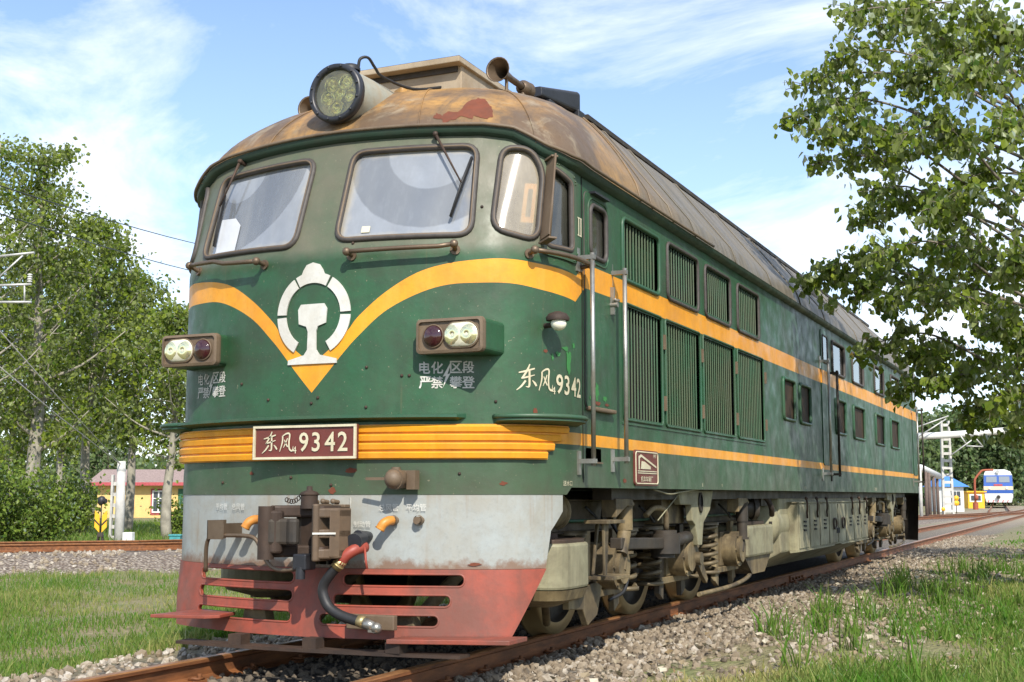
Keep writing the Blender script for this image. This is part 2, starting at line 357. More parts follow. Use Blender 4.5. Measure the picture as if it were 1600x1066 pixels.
def rpoly(pts, r, n=5):                     # polygon with rounded corners
    out = []; N = len(pts)
    for i in range(N):
        a, b, c = Vector(pts[i-1]), Vector(pts[i]), Vector(pts[(i+1) % N])
        d1, d2 = (a-b).normalized(), (c-b).normalized(); rr = min(r, (a-b).length*.45, (c-b).length*.45)
        p0, p1 = b+d1*rr, b+d2*rr
        for k in range(n+1):
            s = k/n; q = p0*(1-s)**2+b*2*s*(1-s)+p1*s*s; out.append((q.x, q.y))
    return out
def catmull(P, n=6):
    P = [np.array(q, float) for q in P]; Q = [2*P[0]-P[1]]+P+[2*P[-1]-P[-2]]; out = []
    for i in range(1, len(Q)-2):
        a, b, c, d = Q[i-1:i+3]
        for k in range(n):
            s = k/n; out.append(.5*(2*b+(c-a)*s+(2*a-5*b+4*c-d)*s*s+(3*b-a-3*c+d)*s**3))
    return out+[P[-1]]
_tc = {}
def text2d(s, size, sx=1.0, bold=0):       # outline of a piece of writing: vertices (x, y) and faces
    key = (s, bold)
    if key not in _tc:
        cu = bpy.data.curves.new('t', 'FONT'); cu.body = s; cu.offset = bold; cu.resolution_u = 3; o = bpy.data.objects.new('t', cu); COL.objects.link(o)
        me = bpy.data.meshes.new_from_object(o.evaluated_get(bpy.context.evaluated_depsgraph_get()))
        v = np.array([q.co[:2] for q in me.vertices]); f = [list(q.vertices) for q in me.polygons]
        bpy.data.objects.remove(o); bpy.data.curves.remove(cu); bpy.data.meshes.remove(me)
        _tc[key] = (v, f)
    v, f = _tc[key]; lo, hi = v.min(0), v.max(0)
    return (v-[lo[0], lo[1]])/(hi[1]-lo[1])*size*np.array([sx, 1]), f
def strokes2d(S, size, sx=1.0):             # brush strokes: list of (points, widths)
    v, f = [], []
    for pts, w in S:
        P = np.array(catmull(pts, 5)); W_ = np.interp(np.linspace(0, 1, len(P)), np.linspace(0, 1, len(w)), w)
        T = np.gradient(P, axis=0); T /= np.linalg.norm(T, axis=1)[:, None]+1e-9; N_ = np.stack([-T[:, 1], T[:, 0]], 1)
        b = len(v)
        for i in range(len(P)): v += [P[i]+N_[i]*W_[i]/2, P[i]-N_[i]*W_[i]/2]
        f += [[b+2*i, b+2*i+1, b+2*i+3, b+2*i+2] for i in range(len(P)-1)]
    return np.array(v)*size*np.array([sx, 1]), f
DONG = [([(.10, .70), (.45, .78), (.86, .90)], [.05, .09, .06]), ([(.62, 1.08), (.50, .82), (.30, .52), (.24, .46), (.5, .52), (.86, .62)], [.05, .10, .08, .05, .08, .03]),
        ([(.60, .80), (.60, .45), (.58, .12), (.42, .10)], [.09, .10, .09, .02]), ([(.42, .36), (.22, .12), (.0, -.06)], [.09, .08, .03]), ([(.74, .38), (.86, .26), (.94, .14)], [.03, .10, .09])]
FENG = [([(.28, .84), (.26, .5), (.08, .02)], [.10, .09, .04]), ([(.28, .84), (.55, .96), (.76, .92), (.72, .5), (.76, .16), (.95, .06), (1.02, .30)], [.06, .08, .10, .10, .10, .08, .02]),
        ([(.62, .72), (.5, .48), (.34, .22)], [.06, .08, .03]), ([(.40, .64), (.52, .42), (.64, .26)], [.05, .09, .07])]

# ------------------------------------------------------------------ locomotive: the body surface as a chart (u round the body from the nose, z up)
K, X0, BW, BL = .2, 1.15, 1.53, 19.8
_ph = math.atan(2*K*X0); _r = (BW-X0)/(1-math.sin(_ph)); _cx = X0-_r*math.sin(_ph); YE = K*X0**2+_r*math.cos(_ph)
_x = np.linspace(0, X0, 200); _a = np.linspace(_ph, math.pi/2, 100)[1:]
TX = np.r_[_x, _cx+_r*np.sin(_a)]; TY = np.r_[K*_x**2, YE-_r*np.cos(_a)]
TU = np.r_[0, np.cumsum(np.hypot(np.diff(TX), np.diff(TY)))]; UC = TU[-1]
UA = 2*UC+BL-2*YE                            # u at the middle of the far end
def Y2U(y): return y-YE+UC
def _S(u, z):
    a = np.abs(u); back = a > UA/2; a = np.where(back, UA-a, a)
    x = np.interp(a, TU, TX); y = np.where(a > UC, YE+a-UC, np.interp(a, TU, TY))
    w = np.clip(1-(y/YE)**2, 0, 1); y = y+.33*np.maximum(0, z-2.66)*w
    return np.stack([np.sign(u)*x, np.where(back, BL-y, y), z+0*x], -1)
def SN(u, z):
    u, z = np.broadcast_arrays(np.asarray(u, float), np.asarray(z, float)); e = 1e-3
    d1 = _S(u+e, z)-_S(u-e, z); d2 = _S(u, z+e)-_S(u, z-e)
    n = np.cross(d1, d2); return n/np.linalg.norm(n, axis=-1, keepdims=True)
def S(u, z, off=0.0):
    u, z = np.broadcast_arrays(np.asarray(u, float), np.asarray(z, float))
    p = _S(u, z)
    return p + SN(u, z)*np.asarray(off)[..., None] if np.any(off) else p
def curved(u): a = abs(u); return a < UC+.1 or a > UA-UC-.1
def dens(loop, closed=True, fine=.07, coarse=.6):
    out = []; n = len(loop)
    for i in range(n if closed else n-1):
        a, b = loop[i], loop[(i+1) % n]; L = math.hypot(b[0]-a[0], b[1]-a[1])
        k = max(1, int(math.ceil(L/(fine if (curved(a[0]) or curved(b[0])) else coarse))))
        out += [(a[0]+(b[0]-a[0])*j/k, a[1]+(b[1]-a[1])*j/k) for j in range(k)]
    return out if closed else out+[loop[-1]]
def pip(P, poly):
    x, y = P[:, 0], P[:, 1]; ins = np.zeros(len(P), bool); q = np.array(poly); r = np.roll(q, 1, 0)
    for (x1, y1), (x2, y2) in zip(q, r):
        if y1 == y2: continue
        ins ^= ((y1 > y) != (y2 > y)) & (x < (x2-x1)*(y-y1)/(y2-y1)+x1)
    return ins
def sheet(name, outer, mats, parent, holes=(), regions=(), off=0.0, thick=0, ugrid=None, zgrid=None, uv=False, kind=None, fine=.07):
    loops = [dens(outer, fine=fine)]+[dens(h, fine=fine) for h in holes]+[dens(p, fine=fine) for p, _ in regions]
    V, Ed = [], []
    for L in loops:
        b = len(V); V += L; Ed += [(b+i, b+(i+1) % len(L)) for i in range(len(L))]
    us = [p[0] for p in outer]; zs = [p[1] for p in outer]
    if ugrid is None:
        ugrid = [u for u in np.arange(min(us), max(us), .07) if curved(u)]
    if zgrid is None: zgrid = list(np.arange(min(zs)+.1, max(zs), .2))
    G = [(u, z) for u in ugrid for z in zgrid if min(us) < u < max(us) and min(zs) < z < max(zs)]
    V += G
    r = delaunay_2d_cdt([Vector(p) for p in V], Ed, [], 0, 1e-5)
    P = np.array([(q.x, q.y) for q in r[0]]); F = np.array([list(q) for q in r[2]])
    c = P[F].mean(1); keep = pip(c, outer)
    for h in holes: keep &= ~pip(c, h)
    F = F[keep]; c = c[keep]
    a2 = np.cross(P[F[:, 1]]-P[F[:, 0]], P[F[:, 2]]-P[F[:, 0]]); F[a2 < 0] = F[a2 < 0][:, ::-1]
    mi = np.zeros(len(F), int)
    for poly, k in regions: mi[pip(c, poly)] = k
    used = np.unique(F); remap = np.full(len(P), -1); remap[used] = np.arange(len(used)); F = remap[F]; P = P[used]
    co = S(P[:, 0], P[:, 1], off); nr = SN(P[:, 0], P[:, 1]); F = F.tolist(); nf = len(F); mi = mi.tolist(); ln = [nr[i] for q in F for i in q]; uvp = P
    if thick:                               # turned-in edge all round the outline and the openings
        cnt = {}
        for q in F:
            for i in range(3): cnt[(q[i], q[(i+1) % 3])] = 1
        ex = []; fi = {}
        for k, q in enumerate(F):
            for i in range(3): fi[(q[i], q[(i+1) % 3])] = k
        for (i, j) in cnt:
            if (j, i) in cnt: continue
            b_ = len(co)+len(ex); p0, p1 = co[i], co[j]; q0, q1 = p0-nr[i]*thick, p1-nr[j]*thick; ex += [p0, q0, q1, p1]
            F.append([b_, b_+1, b_+2, b_+3]); mi.append(mi[fi[(i, j)]]); en = np.cross(q0-p0, p1-p0); en = en/(np.linalg.norm(en)+1e-9); ln += [en]*4
        co = np.concatenate([co, np.array(ex).reshape(-1, 3)])
    ctr = (co.min(0)+co.max(0))/2
    me = bpy.data.meshes.new(name); me.from_pydata((co-ctr).tolist(), [], F)
    for q in (mats if isinstance(mats, (list, tuple)) else [mats]): me.materials.append(M[q])
    me.polygons.foreach_set('material_index', mi); me.polygons.foreach_set('use_smooth', [True]*len(F)); me.update()
    if uv:
        ul = me.uv_layers.new(name='chart'); li = np.zeros(len(me.loops), int); me.loops.foreach_get('vertex_index', li)
        ul.data.foreach_set('uv', uvp[li].ravel())
    me.normals_split_custom_set([tuple(q) for q in ln])
    o = bpy.data.objects.new(name, me); place(o, ctr, parent)
    if kind: o['kind'] = kind
    return o
def chart_tube(name, loop, r, mat, parent, off=0., closed=True, n=6, fine=.07):
    L = dens(loop, closed, fine); co = S([p[0] for p in L], [p[1] for p in L], off)
    return MB().tube(co, r, n, closed=closed).build(name, mat, parent)
def decal(name, v2, f, u0, z0, mat, parent, off=.004, flip=False):
    co = S(u0+v2[:, 0], z0+v2[:, 1], off); ctr = (co.min(0)+co.max(0))/2
    return MB().add(co, f).build(name, mat, parent)

loco = thing('diesel_locomotive', 'large dark green diesel locomotive with yellow stripes and a white wheel emblem on its nose', 'locomotive', (0, BL/2, 0))
# --- paint layout
top_f = [(0, 1.93), (.12, 2.01), (.26, 2.135), (.335, 2.225), (.515, 2.375), (.73, 2.5), (.94, 2.56), (1.19, 2.588), (1.355, 2.59), (1.6, 2.57), (1.96, 2.545)]
bot_f = [(0, 1.735), (.12, 1.865), (.25, 2.01), (.34, 2.1), (.515, 2.25), (.73, 2.36), (.94, 2.42), (1.19, 2.432), (1.38, 2.428), (1.59, 2.40), (1.94, 2.365)]
tp = [tuple(q) for q in catmull(top_f, 5)]; bt = [tuple(q) for q in catmull(bot_f[1:], 5)]
topL = tp+[(2.10, 2.648), (3.5, 2.672), (UA, 2.675)]
botL = [(0, 1.735)]+bt+[(2.10, 2.475), (3.5, 2.50), (UA, 2.50)]
right = topL[1:]+[]; stripe = [(-u, z) for u, z in reversed(topL)]+right+list(reversed(botL))+[(-u, z) for u, z in botL[1:]]
lowR = [(1.62, 1.398), (UA, 1.392), (UA, 1.472), (1.62, 1.478)]; lowL = [(-u, z) for u, z in lowR]
BB, BS = 1.068, 1.115
def bottom(sg): return [(sg*u, z) for u, z in ((0, BB), (1.80, BB), (1.86, BS), (UA-1.86, BS), (UA-1.80, BB), (UA, BB))]
ztop = [(0, 3.56), (1.2, 3.54), (1.45, 3.44), (1.75, 3.34), (2.1, 3.32), (UA-2.1, 3.32), (UA-1.75, 3.34), (UA-1.45, 3.44), (UA-1.2, 3.54), (UA, 3.56)]
outer = list(reversed([(-u, z) for u, z in bottom(1)]))+bottom(1)[1:]+[(u, z) for u, z in reversed(ztop)]+[(-u, z) for u, z in ztop[1:]]
# --- openings
WR = rpoly([(.145, 2.745), (1.075, 2.75), (1.03, 3.40), (.15, 3.40)], .10); WLf = rpoly([(-1.175, 2.765), (-.175, 2.73), (-.155, 3.385), (-1.13, 3.39)], .10)
QR = rpoly([(1.205, 2.79), (1.53, 2.72), (1.525, 3.22), (1.41, 3.375), (1.20, 3.385)], .11); QL = [(-.30-u*.90, z) for u, z in reversed(QR)]
SW = rpoly([(1.60, 2.70), (1.88, 2.70), (1.85, 3.17), (1.60, 3.26)], .05)
DW = rrect(2.19, 2.51, 2.725, 3.095, .07)
LOUV = [(1.83, 2.68, 2.675+.0, 3.12, 'closed'), (2.94, 3.80, 2.70, 3.13, 'open'), (4.07, 4.90, 2.70, 3.13, 'open'), (5.22, 6.06, 2.70, 3.13, 'open')]
LLOW = [(1.83, 2.73, 1.64, 2.475, 'open'), (2.86, 3.84, 1.64, 2.475, 'closed'), (3.97, 5.02, 1.64, 2.475, 'closed'), (5.18, 6.22, 1.64, 2.475, 'open')]
SWIN = [(7.17, 7.78, 1.92, 2.38), (8.06, 8.67, 1.92, 2.38)]
RWU = [(10.2, 11.1, 2.70, 3.13), (11.75, 12.7, 2.70, 3.13), (13.8, 14.75, 2.70, 3.13), (15.6, 16.55, 2.70, 3.13)]
RWL = [(10.35, 11.1, 1.90, 2.36), (11.75, 12.7, 1.89, 2.36), (13.8, 14.7, 1.88, 2.36), (15.45, 16.4, 1.88, 2.36)]
def rr_(y0, y1, z0, z1, r=.05): return rrect(Y2U(y0), Y2U(y1), z0, z1, r, 3)
side_holes = [rr_(a, b, c+.02, d) for a, b, c, d, k in LOUV]+[rr_(a, b, c, d, .02) for a, b, c, d, k in LLOW]+[rr_(*q) for q in SWIN+RWU+RWL]
STEP = rrect(Y2U(1.04), Y2U(1.34), 1.285, 1.385, .01, 1)
LOUV[0] = (1.83, 2.68, 2.69, 3.12, 'closed')
ug = [u for u in np.concatenate([np.arange(-UC-.1, UC+.15, .055), np.arange(UA-UC-.1, UA, .12), -np.arange(UA-UC-.1, UA, .12), np.arange(2.2, UA-2.2, .9), -np.arange(2.2, UA-2.2, .9)])]
shell = sheet('body_shell', outer, ['green', 'yellow'], loco, holes=[WR, WLf, QR, QL, SW, DW]+side_holes+[STEP],
              regions=[(stripe, 1), (lowR, 1), (lowL, 1)], ugrid=ug, zgrid=[1.2, 1.55, 1.7, 1.9, 2.3, 2.62, 2.66, 2.7, 2.9, 3.1, 3.25, 3.44, 3.5], fine=.055)
# floor, bulkhead and cab furniture behind the glass
inn = MB().b2((-1.45, .95, 1.13), (1.45, BL-.95, 1.19)); inn.build('underframe', 'dark_iron', loco)
MB().b2((-1.48, 2.0, 1.2), (1.48, 2.05, 3.5)).b2((-1.05, .4, 2.0), (1.05, 2.0, 2.05)).build('cab_bulkhead', 'interior', loco)
MB().b2((-1.05, .45, 2.05), (1.05, .75, 2.62)).build('control_desk', 'interior', loco, .03)
for sx in (-.62, .62):
    MB().b2((sx-.25, 1.25, 2.3), (sx+.25, 1.75, 2.42)).b2((sx-.24, 1.68, 2.42), (sx+.24, 1.78, 3.0)).build('driver_seat', 'seat_blue', loco, .03)
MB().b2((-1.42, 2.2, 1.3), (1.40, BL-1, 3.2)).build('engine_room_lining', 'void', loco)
# --- cab windows
def cab_window(loop, glassname, off=-.02, name='cab_window', lip='gasket', r=.021):
    fr = chart_tube(name, loop, r, lip, loco, .004, n=8)
    c0 = np.mean(loop, 0); g = [(c0[0]+(u-c0[0])*.985, c0[1]+(z-c0[1])*.985) for u, z in loop]
    chart_tube('frame_bead', g, .009, 'bezel', fr, .016, n=6)
    sheet('pane', loop, glassname, fr, off=off, uv=True)
    return fr
wr = cab_window(WR, 'glass_right'); wl = cab_window(WLf, 'glass_left'); cab_window(QR, 'glass_quarter', name='quarter_window'); cab_window(QL, 'glass_quarter', name='quarter_window')
sw = cab_window(SW, 'glass_side', -.03, 'side_window')
ol = rpoly([(1.56, 2.64), (1.96, 2.62), (1.93, 3.22), (1.60, 3.31)], .06)
sheet('window_surround', ol, 'green', sw, holes=[SW], off=.012, thick=.012)
for q in np.linspace(0, len(ol)-1, 15)[:-1].astype(int):
    c0 = np.mean(ol, 0); a = np.array(ol[q])*.955+c0*.045; P_ = S(a[0], a[1], .013); MB().ball(P_, .008, n=4).build('rivet', 'green', sw)
sheet('paper_sheet', [(-1.09, 2.79), (-.80, 2.785), (-.80, 2.98), (-.88, 3.045), (-1.06, 3.06)], 'paper', wl, off=-.015)
sheet('sticker', rrect(.315, .375, 2.80, 2.845, .005), 'cream_paint', wr, off=-.012)
for a in (rrect(1.40, 1.50, 2.86, 2.90, .004), rrect(1.40, 1.50, 3.10, 3.14, .004), rrect(1.40, 1.432, 2.90, 3.10, .004), rrect(1.47, 1.50, 2.90, 3.10, .004)):
    sheet('yellow_tape', a, 'yellow', loco, off=-.03)
# rain deflector beside the side window
d0, d1 = S(1.555, 2.70, .0), S(1.555, 3.31, .0); nx = SN(1.555, 3.0)
dv = MB().bar(d0+nx*.07+[0, 0, .03], d1+nx*.05-[0, 0, .02], .015, .12, up=nx).bar(d0+nx*.03, d0+nx*.17, .06, .012).bar(d1-[0, 0, .01], d1+nx*.10-[0, 0, .01], .05, .012)
dv.tube([d0+nx*.13, d1+nx*.11], .008, 6); dv.build('rain_deflector', 'bezel', sw)
# --- wipers
def wiper(par, piv, mid, blade0, blade1):
    a = S(*piv, .0); w = MB().cyl(a, S(*piv, .05), .016, 10).ball(S(*piv, .05), .02, n=5); w.tube([S(*piv, .05), S(*mid, .055)], [.011, .006], 6)
    ob = w.build('wiper', 'rusty_iron', par)
    b = MB().tube([S(*blade0, .03), S(*mid, .042), S(*blade1, .03)], .0085, 6).bar(S(*blade0, .02), S(*blade1, .02), .006, .022)
    b.build('wiper_blade', 'rubber', ob)
wiper(wr, (.735, 3.47), (.965, 3.10), (1.005, 3.30), (.925, 2.87)); wiper(wl, (-.90, 3.47), (-1.02, 3.13), (-1.04, 3.24), (-1.015, 2.83))
# --- grab bars below the windows
def grab(u0, z0, u1, z1, off=.085):
    g = MB().tube([S(u, z, off) for u, z in zip(np.linspace(u0, u1, 8), np.linspace(z0, z1, 8))], .016, 8)
    for u, z in ((u0, z0), (u1, z1)): g.ball(S(u, z, off), .029, n=6).cyl(S(u, z-.012, 0), S(u, z, off), .016, 10).cyl(S(u, z-.012, -.002), S(u, z-.012, .012), .034, 12)
    g.build('grab_bar', 'handrail', loco)
grab(.285, 2.645, .985, 2.66); grab(-1.20, 2.685, -.42, 2.64); grab(1.475, 2.645, 2.03, 2.625)
# --- emblem: locomotive wheel over a rail section
EZ = 2.255; emb = None
def ringseg(a0, a1, ri=.212, ro=.285):
    A = np.radians(np.linspace(a0, a1, 16)); return [(ro*math.cos(a), EZ+ro*math.sin(a)) for a in A]+[(ri*math.cos(a), EZ+ri*math.sin(a)) for a in reversed(A)]
rail = [(-.19, 1.925), (-.187, 1.955), (-.06, 1.985), (-.035, 2.02), (-.032, 2.14), (-.045, 2.175), (-.105, 2.195), (-.112, 2.29), (-.09, 2.325)]
rail = rail+[(-u, z) for u, z in reversed(rail)]
emb = sheet('emblem', rail, 'white_paint', loco, off=.012, thick=.010)
A = np.radians(np.linspace(118, 62, 12)); topseg = [(.285*math.cos(a), EZ+.285*math.sin(a)) for a in A]
hump = [(-.075, EZ+.30), (-.05, EZ+.335), (0, EZ+.35), (.05, EZ+.335), (.075, EZ+.30)]
topseg = [q for q in topseg if q[0] < -.08]+hump+[q for q in topseg if q[0] > .08]+[(.212*math.cos(a), EZ+.212*math.sin(a)) for a in reversed(A)]
for sgm in [topseg, ringseg(58, 2), ringseg(122, 178), ringseg(-2.5, -60), ringseg(182.5, 240)]: sheet('emblem_segment', sgm, 'white_paint', emb, off=.012, thick=.010)
# --- roof: eave, cab dome, main roof
def eave(u):                             # gutter line
    a = min(abs(u), UA-abs(u)); z = np.interp(a, [0, .6, 1.05, 1.25, 1.5, 1.75, 2.1, 2.4], [3.535, 3.53, 3.52, 3.49, 3.37, 3.315, 3.30, 3.30]); return z
us = np.r_[np.linspace(-UA/2, -2.6, 30)[:-1], np.linspace(-2.6, 2.6, 121), np.linspace(2.6, UA/2, 30)[1:]]
def half_loft(name):
    ez = np.array([eave(u) for u in us]); E_ = S(us, np.minimum(ez, 3.54), .055); E_[:, 2] = ez
    tx = np.sign(us)*np.interp(np.abs(us), [0, 1.0, 1.5, 2.2, 3.2, 4, 99], [0, .42, .66, .84, .92, .92, .92])
    ty = np.interp(np.abs(us), [0, 1.0, 1.5, 2.2, 3.2, 4.2, 99], [1.15, 1.25, 1.45, 1.85, 2.5, 3.2, 3.2+94.8]); ty = np.maximum(ty, np.where(np.abs(us) > 4.2, E_[:, 1], ty))
    tz = np.interp(ty, [1.15, 2.2, 3.0, 30], [4.10, 4.17, 4.19, 4.19])
    T_ = np.stack([tx, ty, tz], 1); bl = np.clip((E_[:, 1]-1.2)/1.6, 0, 1)[:, None]
    rows = []
    for k in range(15):
        a = k/14*math.pi/2; h, v = 1-math.cos(a), math.sin(a)
        h = .5*h+.5*(k/14)**1.1; v = .5*v+.5*(k/14)**.9
        rr = np.concatenate([E_[:, :2]+(T_[:, :2]-E_[:, :2])*h, (E_[:, 2]+(T_[:, 2]-E_[:, 2])*v)[:, None]], 1)
        s = k/14; h2 = s if s > .12 else s*.6; v2 = s
        h2 = np.interp(s, [0, .12, .93, 1], [0, .05, .90, 1.0]); v2 = np.interp(s, [0, .12, .93, 1], [0, .16, .96, 1.0])
        r2 = np.concatenate([E_[:, :2]+(T_[:, :2]-E_[:, :2])*h2, (E_[:, 2]+(T_[:, 2]-E_[:, 2])*v2)[:, None]], 1)
        rows.append(rr*(1-bl)+r2*bl)
    n = len(us); mid = rows[-1].copy(); mid[:, 0] *= .5; mid[:, 2] += .05; cen = rows[-1].copy(); cen[:, 0] = 0; cen[:, 2] += .065
    rows += [mid, cen]
    Vv = np.concatenate(rows); mb = MB()
    F = [(i*n+j, i*n+j+1, (i+1)*n+j+1, (i+1)*n+j) for i in range(len(rows)-1) for j in range(n-1)]
    mb.add(Vv, F, 0, True)
    return mb, E_, T_
mb, E_, T_ = half_loft('roof'); n_us = len(us)
mir = [(x, BL-y, z) for x, y, z in mb.v]; mb2 = MB(); mb2.v = mb.v+mir; nv = len(mb.v); mb2.f = mb.f+[[i+nv for i in reversed(q)] for q in mb.f]; mb2.m = mb.m*2; mb2.s = mb.s*2
roof = mb2.build('roof', 'roof', loco)
for uq in (-.62, .62, 1.42, -1.42):
    j = int(np.argmin(abs(us-uq))); MB().tube([np.array(mb.v[k*n_us+j])+(0, -.002, .003) for k in range(15)], .0055, 5).build('dome_seam', 'roof', roof)
# bare rusty patch where the roof paint has flaked off
from mathutils.bvhtree import BVHTree
bv = BVHTree.FromPolygons([Vector(q) for q in mb.v], mb.f)
pp = [(715, 380), (735, 355), (775, 370), (800, 345), (860, 350), (905, 295), (960, 270), (1000, 270), (1030, 300), (1050, 330), (1058, 375), (1020, 385), (960, 370), (930, 385), (880, 370), (830, 395), (775, 410), (765, 390), (735, 390)]
pp = [(480+x/3.636, 80+y/3.636) for x, y in pp]; ed_ = []
for i in range(len(pp)):
    a_, b_ = np.array(pp[i]), np.array(pp[(i+1) % len(pp)]); ed_ += [tuple(a_+(b_-a_)*s+rng.normal(0, .9, 2)) for s in (0, .25, .5, .75)]
gp = [(x, y) for x in np.arange(675, 775, 4) for y in np.arange(150, 198, 4)]
r = delaunay_2d_cdt([Vector(q) for q in ed_+gp], [(i, (i+1) % len(ed_)) for i in range(len(ed_))], [], 1, 1e-4); pv = []
for q in r[0]:
    d = _fw+_rt*(q.x-800)/_f+_up*(533-q.y)/_f; h = bv.ray_cast(Vector(_p), Vector(d).normalized()); pv.append(h[0]+h[1]*(.003 if h[1].dot(Vector(d)) < 0 else -.003))
MB().add(pv, [list(q) for q in r[2]], 0, True).build('rust_patch', 'bare_rust', roof)
# gutter strip under the eave
g = MB(); n = len(us); o0 = E_.copy(); i0 = S(us, np.minimum(E_[:, 2]-.035, 3.52), .004); i0[:, 2] = E_[:, 2]-.045; o1 = E_.copy(); o1[:, 2] -= .03; o2 = o0.copy(); o2[:, 2] += .012; o2[:, :2] += (E_[:, :2]-i0[:, :2])*.15
for side in (0, 1):
    vv = np.concatenate([o2, o0-[0, 0, .0], o1, i0]); 
    if side: vv[:, 1] = BL-vv[:, 1]
    F = [(k*n+j, k*n+j+1, (k+1)*n+j+1, (k+1)*n+j) for k in range(3) for j in range(n-1)]
    g.add(vv, F if not side else [q[::-1] for q in F], 0, True)
g.build('gutter', 'gutter_green', roof)
MB().tube([(x+.012*np.sign(x), y, z+.012) for x, y, z in o2[20:-20]], .013, 6).build('gutter_bead', 'bezel', roof)
# roof seams and ridge edge rails
for yq in (2.15, 2.5, 2.95, 3.6, 5.0, 6.5, 8.0, 9.5, 12, 14, 16):
    u_ = Y2U(yq); j = np.argmin(abs(us-min(u_, UA/2))); 
    rows_ = [mb.v[k*n+j] for k in range(15)]
    rows_ = [(x+.004, yq if yq > 2.9 else y, z+.004) for x, y, z in rows_]
    MB().tube(rows_, .007, 5).build('roof_seam', 'roof', roof)
MB().b2((.90, 2.6, 4.185), (.97, BL-2.6, 4.225)).build('ridge_strip', 'dark_iron', roof); MB().b2((-.97, 2.6, 4.185), (-.90, BL-2.6, 4.225)).build('ridge_strip', 'dark_iron', roof)
hat = MB()
for k in range(7): hat.bar((1.47-.06*k, 10.2, 3.50+.088*k), (1.47-.06*k, 11.2, 3.50+.088*k), .02, .05)
hat.build('roof_grille', 'dark_iron', roof)
# --- big roof headlamp
HC = np.array((0, .24, 3.84)); hl = MB()
hl.lathe([(.192, .0), (.198, .06), (.20, .3), (.195, .62), (.17, .95), (.10, 1.2)], HC, (0, 1, .02), 40)
hl_o = hl.build('roof_headlamp', 'lamp_grey', loco)
rg = MB().lathe([(.168, .012), (.168, -.02), (.182, -.03), (.206, -.028), (.212, -.01), (.212, .03), (.198, .04)], HC, (0, 1, 0), 40)
for k in range(12):
    a = R(15+30*k); rg.ball(HC+[.19*math.cos(a), -.03, .19*math.sin(a)], .011, n=4)
rg.build('lens_ring', 'black_metal', hl_o)
MB().lathe([(0, -.02), (.08, -.018), (.17, -.008)], HC, (0, 1, 0), 40).build('lens', 'glass_lamp', hl_o)
MB().lathe([(0, .085), (.175, .075)], HC, (0, 1, 0), 32).lathe([(.172, .0), (.176, .075)], HC, (0, 1, 0), 32).build('lamp_backplate', 'lamp_white', hl_o)
for k, (lx, lz) in enumerate([(-.055, .075), (.06, .08), (-.085, -.02), (.085, -.01), (-.02, -.09), (.0, .01)]):
    MB().lathe([(.010, .078), (.03, .068), (.045, .05), (.054, .022), (.058, .022), (.058, .08)], HC+[lx, 0, lz], (0, 1, 0), 18).ball(HC+[lx, .055, lz], .014, n=5).build('lamp_reflector', 'reflector', hl_o)
cap = MB().lathe([(.07, 0), (.07, .02), (.055, .04), (0, .05)], HC+[.05, .1, .185], (0, 0, 1), 16).tube(catmull([HC+(.10, .12, .2), HC+(.115, .12, .27), HC+(.15, .17, .29), HC+(.16, .25, .24), HC+(.17, .35, .2), HC+(.22, .7, .21), HC+(.35, 1.0, .30)], 5), .011, 6)
cap.build('lamp_cable', 'rubber', hl_o)
# --- roof hatch box, horns, loudspeaker
rb = MB().b2((-.5, 1.18, 3.9), (.5, 2.4, 4.30)).b2((-.53, 1.08, 4.265), (.53, 2.45, 4.31)).add([(-.53, 1.08, 4.31), (.53, 1.08, 4.31), (.53, 2.45, 4.31), (-.53, 2.45, 4.31), (-.35, 1.3, 4.36), (.35, 1.3, 4.36), (.35, 2.2, 4.36), (-.35, 2.2, 4.36)], [(0, 1, 5, 4), (1, 2, 6, 5), (2, 3, 7, 6), (3, 0, 4, 7), (4, 5, 6, 7)])
rbo = rb.build('roof_vent_box', 'box_tan', loco, .006)
MB().b2((-.47, 1.165, 4.22), (.47, 1.185, 4.262)).build('vent_slot', 'dark_iron', rbo)
for xh, hz in ((.84, 4.16), (-.80, 4.08)):
    h = MB().lathe([(.085, -.02), (.095, -.03), (.092, -.02), (.055, .03), (.035, .10), (.026, .2), (.024, .42)], (xh, 1.12, hz), (0, 1, 0), 20)
    h.lathe([(.03, .40), (.055, .42), (.06, .46), (.05, .5), (.065, .52), (.05, .56), (0, .57)], (xh, 1.12, hz), (0, 1, 0), 16).cyl((xh, 1.55, 3.9), (xh, 1.55, hz-.02), .02, 8).cyl((xh, 1.25, 3.85), (xh, 1.25, hz-.02), .014, 8)
    h.build('air_horn', 'handrail', loco)
sk = MB(); a = rrect(-.13, .13, -.09, .09, .03, 3); b_ = rrect(-.05, .05, -.04, .04, .02, 3); o_ = np.array((.84, 2.42, 4.27)); k_ = len(a)
vv = [o_+(p*.9, 0, q) for p, q in a]+[o_+(p*.85, .04, q*.9) for p, q in a]+[o_+(p, -.62, q-.06) for p, q in b_]; vv = [o_+(p, 0, q) for p, q in a]+[o_+(p, -.03, q) for p, q in a]+[o_+(p, -.62, q-.07) for p, q in b_]
sk.add(vv, [(i*k_+j, i*k_+(j+1) % k_, (i+1)*k_+(j+1) % k_, (i+1)*k_+j) for i in range(2) for j in range(k_)]+[list(range(k_))[::-1], [2*k_+j for j in range(k_)]]).b2((.70, 2.36, 4.13), (.98, 2.5, 4.20)).b2((.76, 1.9, 4.0), (.92, 2.5, 4.16)); sk.build('loudspeaker', 'black_metal', loco, .006)
